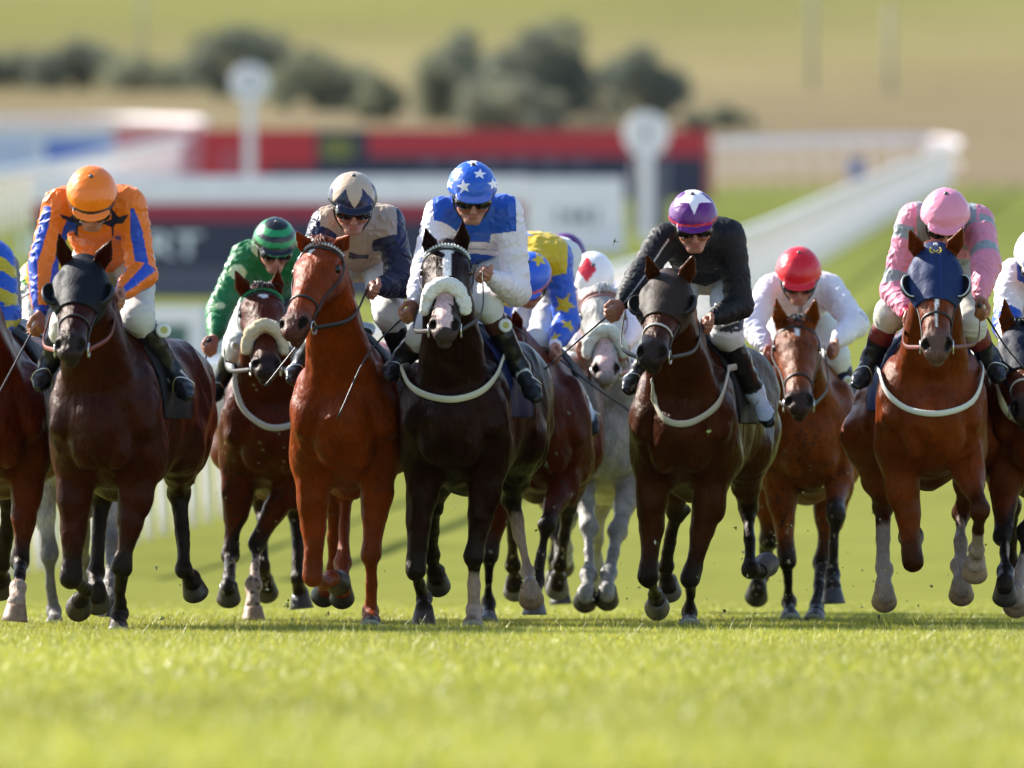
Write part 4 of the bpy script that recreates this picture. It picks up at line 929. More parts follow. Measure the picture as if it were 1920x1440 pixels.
        if S.get('foot') is not None: col[(s_ > .86) & ((P - an[i]) @ dk < .04)] = S['foot'] if not isinstance(S['foot'], list) else S['foot'][i]
        col[(s_ > .9) & (np.abs(fo - .05 - .0 * s_) < .006)] = (.55, .55, .55)
        mesh_obj('boot', P, F, M_boot, root, col)
        # stirrup
        mb = MB(); c = an[i] + dk * .055 + dt * .08; sd_ = nrm(np.cross(dt, dk)); pth = [c - sd_ * .046, c + sd_ * .046, c + sd_ * .04 - dk * .05, c - dk * .085, c - sd_ * .04 - dk * .05, c - sd_ * .046]
        v, fc = tube(smooth_path(pth, 3), .0035, 6); mb.add(v, fc, (.5, .5, .5)); mb.build('stirrup', M_steel, root)
    # --- badge discs on the saddle-side (stay with the boots: sewn number patch)
    # --- cap
    R = np.array((.108, .132, .112)) * hs; cc0 = HP(0, -.008, .035)
    G = SDF(cc0 - .2, cc0 + .2, .004 if not far else .0065); G.ell(cc0, R, AX, k=.01)
    G.ell(HP(0, -.03, .02), np.array((.105, .115, .09)) * hs, AX, k=.02)
    X, Y, Z = np.meshgrid(*G.ax, indexing='ij'); Q = np.stack([X.ravel(), Y.ravel(), Z.ravel()], 1) - HP(0, 0, 0)
    uu = (Q @ u).reshape(X.shape) / hs; ff = (Q @ f).reshape(X.shape) / hs
    cut = (.022 + .10 * ff - uu) * 1.0 * hs; cut = np.where(ff > 0, (.022 + .16 * ff - uu) * hs, (.022 + .35 * ff - uu) * .9 * hs)
    G.D = np.maximum(G.D, cut).astype(np.float32)
    if S.get('peak', True):
        G.ell(HP(0, .1, .044), np.array((.082, .055, .009)) * hs, np.array([r, nrm(f - u * .25), nrm(u + f * .25)]), k=.008)
    P, F = G.mesh(); P = relax(P, F, 1, .5); d = P - cc0; ln = np.linalg.norm(d, axis=1); dd = d / ln[:, None]
    N = vnormals(P, F); P = P + N * (.0016 * vno(P, 12, 8) + .0012 * (1 - np.abs(np.sin(6.5 * np.arctan2(d @ r, d @ f) + 2 * vno(P, 8, 1)))) * sst(.06, .0, (d @ u)))[:, None]
    CA = dict(P=P, d=dd, x=dd @ r, f=dd @ f, u=dd @ u, h=(P - HP(0, 0, 0)) @ u / hs, vx=d[:, 0] / (.11 * hs), vz=d[:, 2] / (.11 * hs), vy=d[:, 1], e=(P - HP(0, 0, 0)) @ u / hs - (.022 + .16 * np.maximum((P - HP(0, 0, 0)) @ f / hs, 0)), peak=((P - HP(0, 0, 0)) @ f / hs > .1) & ((P - HP(0, 0, 0)) @ u / hs < .05))
    mesh_obj('cap', P, F, M_cap, root, S['cap'](CA))
    mb = MB(); v, fc = tube([cc0 + u * .112 * hs, cc0 + u * .119 * hs], [.012, .007], 10); mb.add(v, fc, S.get('pom', (.1, .1, .1))); mb.build('button', M_cap, root)
    # --- helmet rim, goggles
    mb = MB(); th = np.linspace(0, 2 * np.pi, 40); ring = []
    for q in th:
        ff_ = math.cos(q) * .118; h_ = (.018 + (.14 * ff_ if ff_ > 0 else .33 * ff_)); ring.append(HP(math.sin(q) * .098, ff_, h_))
    v, fc = tube(ring, .0075, 6); mb.add(v, fc, (.015, .015, .015)); 
    for s in (-1, 1):
        v, fc = tube(smooth_path([HP(s * .086, .01, .02), HP(s * .08, .015, -.05), HP(s * .04, .05, -.1), HP(0, .058, -.112)], 4), .0045, 5); mb.add(v, fc, (.015, .015, .015))
    mb.build('chin_strap', M_strap, root)
    if S.get('goggles', True):
        G = SDF(HP(0, .07, 0) - .13, HP(0, .07, 0) + .13, .005); gz = S.get('gz', .004)
        for s in (-1, 1): G.ell(HP(s * .036, .083, gz), np.array((.045, .03, .034)) * hs, AX, k=.015)
        G.seg(HP(-.075, .03, gz + .004), HP(-.06, .07, gz), .014, .018, k=.01); G.seg(HP(.075, .03, gz + .004), HP(.06, .07, gz), .014, .018, k=.01)
        P, F = G.mesh(); P = relax(P, F, 1); mesh_obj('goggles', P, F, M_goggle, root, np.tile((.01, .01, .01), (len(P), 1)))
    # --- whip in hand: a thing of its own
    if S.get('whip'):
        i, (ex, ey, rel_, bend), lab = S['whip']; c, g = grips[i]; e = at(ex, ey, Y0 + rel_); d = nrm(e - c)
        a = c - d * .06; mid = (c + e) / 2 + V(*bend); pth = smooth_path([a, c, mid, e], 8); n = len(pth); rr = np.interp(np.linspace(0, 1, n), [0, .06, .3, .33, .95, 1], [.013, .0115, .010, .0055, .0035, .006])
        v, fc = tube(pth, rr, 8); cl = np.repeat(np.interp(np.linspace(0, 1, n), [0, .31, .33, .36, 1], [0, 0, 1, 0, 0]), 8)[:, None] * .5 + np.array(S.get('whipc', (.015, .014, .014)))
        mb = MB(); mb.add(v, fc, np.broadcast_to(cl, (len(v), 3))); o = mb.build('riding_whip', M_whip, None); tag(o, lab, 'whip', 'whips held by jockeys')
    print('jockey', S['id'], round(time.time() - t0, 1)); return root, grips
# ============================================================ colours of the silks
OR = srgb(248, 122, 14); BL = srgb(20, 70, 190); NV = srgb(10, 13, 54); TAN = srgb(184, 160, 136); RB = srgb(22, 84, 190); WH = np.array((.88, .81, .86)); YE = srgb(214, 182, 24); GR = srgb(6, 116, 56); BK = np.array((.006, .006, .008))
PU = srgb(92, 6, 110); PK = srgb(230, 140, 164); GY = srgb(150, 156, 160); RD = srgb(214, 14, 34); LB = srgb(40, 92, 205)
full = lambda A, c: np.tile(np.asarray(c, float), (len(A['P']), 1))
def put(c, m, v): c[m] = v; return c
def angs(A): return A['armang'](0), A['armang'](1)
def s_orange(A):
    c = full(A, OR); a0, a1 = angs(A); x = A['P'] - A['sm']; fr = A['P'][:, 1] < A['sm'][1] + .02
    w0 = .50 * (.6 + .4 * np.minimum(1, A['sL'] * 3)); w1 = .42 * np.minimum(1, .1 + A['sR'] * 2.2)
    put(c, (A['reg'] == 1) & (A['sL'] > .12) & ((np.abs(a0 - .75) < w0 * .9) | (np.abs(a0 + 1.25) < w0)), BL); put(c, (A['reg'] == 2) & (A['sR'] > .06) & ((np.abs(a1 + .1) < w1) | (np.abs(np.abs(a1) - 2.2) < .45)), BL)
    for s in (-1, 1): put(c, (A['reg'] == 0) & fr & star((x[:, 0] - s * .1) / 1, x[:, 2] + .085, .07, .3 * s), NV * 1.3); put(c, (A['reg'] == 0) & ~fr & star(x[:, 0] - s * .11, x[:, 2] - .05, .07, 1), BL)
    put(c, ((A['sL'] > 1.9) & (A['reg'] == 1)), BL * .8); return c
def s_green(A):
    c = full(A, GR); x = A['P'] - A['sm']
    for s, t, r in ((0, .35, .05), (0, 1.2, .03)): put(c, (A['reg'] == 1) & (np.hypot((A['sL'] - t) * .3, A['armang'](0) * .06) < r * .8), srgb(214, 226, 170))
    put(c, (A['reg'] == 0) & (np.hypot(x[:, 0] + .06, x[:, 2] - .06) < .05), srgb(200, 222, 170)); put(c, (A['reg'] == 0) & (A['ta'] < .55), NV); return c
def s_tan(A):
    c = full(A, TAN); x = A['P'] - A['sm']; put(c, A['reg'] > 0, NV); fr = x[:, 1] < .1
    for cx_, cz, r in ((.0, -.2, .075), (.11, -.19, .05), (-.12, -.1, .05), (.05, -.3, .06)): put(c, (A['reg'] == 0) & fr & star(x[:, 0] - cx_, x[:, 2] - cz, r, .5, .7), NV)
    return c
def s_blue(A):
    c = full(A, RB); put(c, A['reg'] > 0, WH); x = A['P'] - A['sm']
    put(c, (A['reg'] == 0) & (np.abs(x[:, 2] + .165 + .05 * x[:, 0] - .01 * vno(A['P'], 3, 2)) < .03), WH); put(c, (A['reg'] == 0) & (np.abs(x[:, 2] + .165 + .05 * x[:, 0]) < .003), (.4, .4, .45)); return c
def s_star(A):
    c = full(A, YE); x = A['P'] - A['sm']; put(c, A['reg'] > 0, LB)
    for t, a, r in ((.75, .0, .06), (1.45, -.3, .055), (.2, .9, .05), (1.0, 1.6, .055), (1.9, .5, .05)):
        for k, (s_, an) in ((1, (A['sL'], angs(A)[0])), (2, (A['sR'], angs(A)[1]))): put(c, (A['reg'] == k) & star((an - a) * .065, (s_ - t) * .28, r, a * 2), YE)
    for cx_, cy_ in ((-.07, .02), (.02, .3)): put(c, (A['reg'] == 0) & (x[:, 2] > -.1) & star(x[:, 0] - cx_, (x[:, 1] - cy_) * .9, .06, cx_ * 9), LB)
    put(c, (A['sR'] > 1.92) & (A['reg'] == 2), WH); return c
def s_black(A):
    c = full(A, BK); a0, a1 = angs(A); put(c, (A['reg'] == 1) & (np.abs(a0 + .25) < .055), (.5, .5, .46)); put(c, (A['reg'] == 2) & (np.abs(a1 - 1.9) < .05), (.4, .4, .4)); return c
def s_white(A):
    c = full(A, WH); x = A['P'] - A['sm']; put(c, (A['reg'] == 0) & (np.abs(x[:, 0]) < .012) & (x[:, 1] < .05), (.35, .35, .4)); put(c, (A['reg'] == 2) & (np.abs(A['sR'] - 1.0) < .04) & (np.sin(A['P'][:, 0] * 500) > 0) & (np.abs(angs(A)[1]) < .5), (.35, .35, .42)); return c
def s_pink(A):
    c = full(A, PK); x = A['P'] - A['sm']; fr = x[:, 1] < .08
    for k, s_ in ((1, A['sL']), (2, A['sR'])): put(c, (A['reg'] == k) & ((np.abs(s_ - .18) < .09) | (np.abs(s_ - .82) < .1)), GY)
    put(c, (A['reg'] == 0) & (np.abs(np.abs(x[:, 0]) - .11) < .03) & (x[:, 2] > -.13), GY); put(c, (A['reg'] == 0) & (np.abs(x[:, 2] + .2) < .03), GY)
    put(c, (A['reg'] == 1) & (A['sL'] > 1.86), srgb(210, 50, 90)); return c
def s_wb(A):
    c = full(A, WH); x = A['P'] - A['sm']; put(c, (A['reg'] == 0) & (np.abs(x[:, 0] + .075) < .045), RB); put(c, (A['reg'] == 1) & (np.abs(A['sL'] - .98) < .2), RB); return c
def s_by(A):
    c = full(A, RB * 1.2); n = vno(A['P'], 2.2, 4); put(c, np.sin(A['P'][:, 2] * 48 + 2.2 * n + A['P'][:, 0] * 16) > .35, srgb(190, 186, 40)); return c
def s_yg(A):
    c = full(A, srgb(224, 208, 70)); put(c, np.sin(A['P'][:, 0] * 60 + A['P'][:, 2] * 30) > .5, srgb(80, 150, 60)); return c
def s_purple(A): return full(A, srgb(70, 20, 100))
def plain(c, band=None, hb=.034):
    def f(A):
        k = full(A, c)
        if band is not None: put(k, (A['e'] < .02) & (A['e'] > .006) & ~A['peak'], band)
        return k
    return f
def c_tan(A):
    az = np.degrees(np.abs(np.arctan2(A['x'], A['f']))); tri = 1 - np.abs((az / 27) % 2 - 1); c = full(A, TAN); put(c, A['u'] < .12 + .62 * tri, NV); put(c, A['peak'], NV * .5); return c
def c_star(A):
    c = full(A, RB); fr = A['vy'] < .03
    for x, z, r, q in ((-.34, -.02, .30, .15), (.30, .5, .29, -.1), (-.62, .62, .27, .5), (.02, .98, .25, .3), (.85, .1, .25, .2), (-.95, .1, .2, 0)): put(c, fr & star(A['vx'] - x, (A['vz'] - z) * (1 if z < .4 else 1.3), r, q), WH)
    put(c, A['peak'] & (A['h'] > .036), srgb(90, 110, 190)); return c
def c_purple(A):
    c = full(A, PU); put(c, star(A['vx'] - .02, (A['vz'] - .78) * 1.0, .78, math.pi, .45) & (A['vz'] > .0), WH); put(c, (A['e'] < .018) & (A['e'] > .008) & (A['f'] > -.2), srgb(190, 20, 50)); return c
def c_hoop(A): return put(full(A, srgb(20, 140, 80)), np.sin(A['u'] * 15) > .1, BK)
def c_bstar(A):
    c = full(A, LB); put(c, star(A['vx'] - .45, A['vz'] - .75, .4, .4), YE); put(c, (A['e'] < .02) & (A['e'] > .01), srgb(220, 80, 50)); return c
def c_red_white(A):
    az = np.arctan2(A['x'], A['f']); return put(full(A, (.8, .78, .78)), (np.abs(A['vx'] + .3) * 1.3 + np.abs(A['vz'] - .3) < .62) & (A['vy'] < .05), srgb(214, 30, 50))
def br_star(P, col, A, kn, an):      # black diamond scroll on the thigh
    d = P - kn[1]; m = (np.abs(d[:, 2] + .0 - .32 * np.abs(d[:, 0] + .02) - .02) < .011) | (np.abs(np.hypot((d[:, 0] - .02) / 1.9, d[:, 2] - .045) - .032) < .008); col[m & (P[:, 1] < kn[1][1] + .1)] = (.03, .03, .035); return col
def br_logo(P, col, A, kn, an):
    d = P - kn[1]; m = (np.abs(d[:, 0] - .09) < .045) & (np.abs(d[:, 2] - .075 - .2 * (d[:, 0] - .09)) < .012) & (np.sin(P[:, 0] * 420) > -.2); col[m] = (.08, .08, .2); return col
bay = (.066, .0085, .0014); dbay = (.027, .0034, .0008); chest = (.19, .028, .0022); dbrown = (.0095, .0016, .0006); brown = (.047, .011, .0028); bbay = (.15, .03, .0035); grey = (.34, .33, .315)
HORSES = [
 dict(id='h1', Y0=-1.8, cx=198, dxr=68, zo=-.08, coat=dbay, poll=(158, 506), muz=(130, 668), earL=(110, 438), earR=(208, 450), hood=(.003, .004, .008), cupc=(.02, .02, .025),
      FL=((134, 1082, -1), (160, 1106, 1), (152, 1124, 1), (148, 1140, 1)), FR=((228, 1062, -1), (224, 1150, 1), (222, 1178, -1), (222, 1202, -1)), HL=((190, 935, 1), (180, 1075, -1), (181, 1106, -1), (184, 1152, -1)), HR=((336, 925, 1), (345, 1068, -1), (358, 1084, 1), (366, 1112, -1)),
      hands=((95, 590, -.1), (215, 552, -.1)), reinc=(.16, .022, .008), forelock=False, label='dark bay racehorse in a dark hood with eye cups, under the orange silks'),
 dict(id='h3', Y0=.2, cx=648, dxr=15, zo=-.07, coat=chest, dark=(.16, .04, .012), points=.45, poll=(612, 475), muz=(547, 628), hyaw=-.18, earL=(556, 434), earR=(656, 440), hair=(.2, .05, .015), muzk=.75, muzc=(.05, .03, .028),
      FL=((586, 1080, -1), (608, 1094, 1), (622, 1084, 1), (630, 1090, 1)), FR=((697, 1040, -1), (697, 1148, 1), (696, 1168, -1), (695, 1190, -1)), HL=((625, 940, 1), (628, 1062, 1), (616, 1095, 1), (600, 1130, 1)), HR=((650, 925, 1), (643, 1058, -1), (641, 1096, -1), (641, 1143, -1)),
      brow=(.75, .75, .75), blaze=[(.12, -.012, .016, .035), (.17, -.024, .012, .02)], hands=((640, 560, -.1), (690, 540, -.1)), label='bright chestnut racehorse with a small white star, head turned aside'),
 dict(id='h4', Y0=-.2, cx=852, dxr=66, zo=-.06, coat=dbrown, poll=(838, 478), muz=(833, 630), earL=(797, 428), earR=(868, 410), forelock=False, brow=(.78, .78, .75), clothc=(.008, .012, .06), fleece=(.72, .68, .62), pinknose=True, mouth=.016, muzk=.5, muzc=(.08, .06, .055),
      blaze=[(.14, -.002, .036, .045), (.22, .008, .018, .07), (.33, .006, .022, .07), (.11, .012, .02, .03)], breast=((752, 690), (768, 722), (800, 742), (850, 750), (900, 736), (930, 706), (944, 668)), strapc=(.5, .47, .36),
      FL=((778, 1068, -1), (795, 1122, 1), (795, 1142, -1), (794, 1180, -1)), FR=((890, 1042, -1), (889, 1145, 1), (887, 1166, -1), (886, 1190, -1), 1.3), HL=((812, 950, 1), (809, 1040, 1), (818, 1074, 1), (824, 1118, -1)), HR=((960, 935, 1), (990, 1072, -1), (993, 1098, -1), (999, 1146, -1), 1.25),
      hands=((785, 575, -.1), (905, 512, -.1)), label='dark brown racehorse with a white blaze and white sheepskin noseband, centre of the field'),
 dict(id='h7', Y0=.6, cx=1282, dxr=75, zo=-.085, coat=brown, flank_sheen=(.09, .07, .05), poll=(1258, 532), muz=(1220, 680), earL=(1213, 478), earR=(1300, 480), hood=(.026, .014, .008), cupc=(.02, .02, .02), breast=((1222, 716), (1226, 752), (1244, 786), (1276, 796), (1310, 786), (1345, 758), (1362, 712), (1366, 690)), strapc=(.5, .46, .36), hoofc=(.09, .08, .08),
      FL=((1216, 1080, -1), (1229, 1116, 1), (1232, 1124, 1), (1232, 1138, 1)), FR=((1296, 1085, -1), (1292, 1150, 1), (1292, 1168, -1), (1292, 1188, -1)), HL=((1268, 960, 1), (1247, 1062, 1), (1252, 1085, 1), (1257, 1128, -1)), HR=((1402, 950, 1), (1408, 1068, -1), (1424, 1072, 1), (1440, 1056, 1)),
      hands=((1170, 590, -.1), (1315, 600, -.1)), forelock=False, nosec=(.45, .42, .38), label='brown racehorse in a black hood with cream breast girth, under the black silks'),
 dict(id='h9', Y0=-.3, cx=1747, dxr=0, zo=-.03, sw=.26, coat=(.12, .021, .0025), dark=(.04, .009, .002), poll=(1753, 480), muz=(1757, 668), earL=(1706, 432), earR=(1806, 426), hood=(.009, .022, .085), cupc=(.5, .5, .5), emblem=True, breast=((1650, 650), (1648, 690), (1660, 735), (1700, 768), (1760, 776), (1820, 754), (1842, 700), (1838, 650)), strapc=(.6, .58, .52), clothc=(.012, .02, .09), bwid=.015,
      FL=((1712, 1052, -1), (1710, 1040, 1), (1710, 1022, 1), (1708, 1008, 1)), FR=((1838, 958, -1), (1832, 1030, 1), (1830, 1048, 1), (1828, 1080, -1), 1.55), HL=((1655, 950, 1), (1657, 1066, -1), (1658, 1102, -1), (1659, 1154, -1), 1.35), HR=((1803, 960, 1), (1801, 1062, -1), (1802, 1090, -1), (1804, 1136, -1), 1.3),
      muzc=(.1, .07, .06), muzk=.75, blaze=[(.62, 0, .006, .12)], hands=((1700, 600, -.1), (1838, 590, -.1)), reinc=(.12, .02, .01), forelock=False, label='chestnut racehorse in a navy blue hood with gold crest, under the pink silks'),
 dict(id='h2', mud=True, Y0=3.6, cx=510, dxr=-15, zo=-.08, coat=bay, poll=(490, 560), muz=(500, 702), earL=(441, 505), earR=(522, 497), brow=(.02, .3, .1), fleece=(.62, .52, .32), breast=((440, 690), (444, 730), (460, 770), (500, 800), (540, 800), (575, 780)), strapc=(.5, .47, .45), blaze=[(.16, .0, .022, .02)],
      FL=((432, 1040, -1), (430, 1080, -1), (429, 1096, -1), (428, 1124, -1)), FR=((481, 1018, -1), (475, 1096, -1), (475, 1136, -1), (476, 1176, -1), 1.35), HL=((495, 950, 1), (492, 1062, -1), (497, 1088, 1), (502, 1130, -1)), HR=((557, 965, 1), (560, 1085, -1), (563, 1112, 1), (567, 1150, -1)),
      hands=((420, 655, -.1), (560, 640, -.1)), h=.0115, label='bay racehorse with cream sheepskin noseband and green browband, under the green silks'),
 dict(id='h8', mud=True, Y0=4.5, cx=1518, dxr=0, zo=-.1, coat=bbay, poll=(1492, 620), muz=(1499, 772), earL=(1455, 560), earR=(1530, 556), blaze=[(.2, .0, .012, .03)],
      FL=((1475, 1052, -1), (1480, 1130, 1), (1481, 1152, -1), (1482, 1174, -1)), FR=((1566, 965, -1), (1560, 1078, -1), (1561, 1102, -1), (1563, 1150, -1)), HL=((1442, 1010, 1), (1428, 1080, 1), (1422, 1096, -1), (1417, 1130, -1)), HR=((1541, 1055, 1), (1533, 1135, -1), (1530, 1152, -1), (1524, 1174, -1)),
      hands=((1450, 665, -.1), (1545, 650, -.1)), h=.0115, label='bright bay racehorse, head held low, under the white silks and red cap'),
 dict(id='h6', Y0=5.0, cx=1138, dxr=0, zo=-.1, coat=grey, grey=True, dark=(.2, .2, .2), points=.5, muzc=(.3, .22, .2), muzk=.6, poll=(1128, 560), muz=(1137, 712), earL=(1085, 545), earR=(1168, 545), earS=1, fleece=(.66, .66, .56), hair=(.5, .5, .48), brow=(.45, .2, .16), pinknose=True, bridlec=(.3, .12, .1),
      FL=((1104, 990, -1), (1104, 1080, -1), (1100, 1106, -1), (1095, 1144, -1)), FR=((1158, 995, -1), (1142, 1075, -1), (1140, 1102, -1), (1137, 1144, -1)), HL=((1070, 960, 1), (1060, 1030, 1), (1058, 1046, 1), (1055, 1066, 1)), HR=((1120, 960, 1), (1118, 1060, 1), (1118, 1085, 1), (1115, 1120, 1)),
      hands=((1090, 640, -.1), (1165, 640, -.1)), h=.0115, label='grey racehorse with a thick pale sheepskin noseband, behind the black sleeved jockey'),
 dict(id='h5', mud=True, Y0=3.2, cx=1012, dxr=10, zo=-.09, coat=bay, poll=(945, 625), muz=(935, 740), earL=(925, 580), earR=(965, 580), hoofc=(.1, .09, .09),
      FL=((918, 1040, -1), (916, 1130, 1), (915, 1156, -1), (914, 1180, -1)), FR=((1025, 985, -1), (1005, 1090, -1), (1002, 1122, -1), (1002, 1170, -1)), HL=((960, 960, 1), (962, 1060, 1), (965, 1085, 1), (966, 1125, -1)), HR=((1065, 950, 1), (1050, 1060, 1), (1047, 1082, 1), (1043, 1128, -1)),
      h=.0125, label='mud-spattered bay racehorse half hidden behind the central dark brown horse'),
 dict(id='h6b', Y0=8.0, cx=1078, dxr=0, zo=-.1, coat=dbay, poll=(1050, 640), muz=(1050, 760), earL=(1030, 600), earR=(1070, 600),
      FL=((1045, 1000, -1), (1048, 1080, -1), (1050, 1105, -1), (1052, 1140, -1)), FR=((1108, 1000, -1), (1108, 1070, -1), (1107, 1095, -1), (1104, 1130, -1)), HL=((1040, 960, 1), (1040, 1050, 1), (1040, 1075, 1), (1040, 1110, -1)), HR=((1110, 950, 1), (1112, 1050, 1), (1112, 1075, 1), (1112, 1110, -1)),
      h=.015, label='dark bay racehorse almost hidden behind the grey horse, rearmost of the field'),
 dict(id='h0', Y0=-.8, cx=-10, dxr=20, zo=-.07, coat=bay, poll=(-60, 520), muz=(-85, 690), earL=(-110, 480), earR=(-20, 482),
      FL=((-60, 1060, -1), (-62, 1130, 1), (-62, 1150, 1), (-62, 1180, -1)), FR=((38, 1050, -1), (36, 1100, -1), (31, 1132, -1), (26, 1180, -1), 1.9), HL=((-40, 935, 1), (-40, 1060, 1), (-38, 1085, 1), (-36, 1120, -1)), HR=((20, 940, 1), (4, 1060, 1), (2, 1080, 1), (0, 1115, 1)),
      h=.0115, label='bay racehorse cut off by the left edge, only its shoulder and legs in view'),
 dict(id='h0b', Y0=2.2, cx=128, dxr=0, zo=-.08, coat=(.3, .29, .27), grey=True, dark=(.1, .09, .085), points=.8, muzc=(.3, .26, .25), muzk=.5, poll=(76, 565), muz=(52, 690), earL=(48, 535), earR=(105, 540), earS=1, hair=(.4, .4, .38), pinknose=True,
      FL=((92, 1040, -1), (101, 1148, 1), (102, 1166, -1), (102, 1188, -1)), FR=((207, 1020, -1), (207, 1100, -1), (207, 1125, -1), (207, 1165, -1)), HL=((155, 960, 1), (160, 1050, 1), (165, 1072, 1), (170, 1105, 1)), HR=((215, 950, 1), (212, 1050, 1), (212, 1075, 1), (210, 1110, -1)),
      h=.0125, label='grey racehorse mostly hidden, pale head at left beside the dark hooded bay'),
 dict(id='h10', Y0=.7, cx=1950, dxr=0, zo=-.07, coat=(.1, .018, .003), poll=(1918, 630), muz=(1924, 785), earL=(1884, 556), earR=(1958, 560), hood=(.005, .009, .03), nosec=(.6, .56, .48), breast=((1862, 690), (1870, 740), (1890, 780), (1930, 795), (1970, 790)),
      FL=((1882, 1005, -1), (1885, 1072, -1), (1885, 1092, -1), (1886, 1122, -1)), FR=((1925, 1000, -1), (1910, 1085, -1), (1907, 1112, -1), (1904, 1152, -1), 1.5), HL=((1895, 950, 1), (1896, 1060, 1), (1896, 1085, 1), (1896, 1120, -1)), HR=((1990, 950, 1), (1990, 1060, 1), (1990, 1085, 1), (1990, 1120, -1)),
      h=.0115, label='chestnut racehorse with dark navy hood and pale noseband, cut off at right'),
]
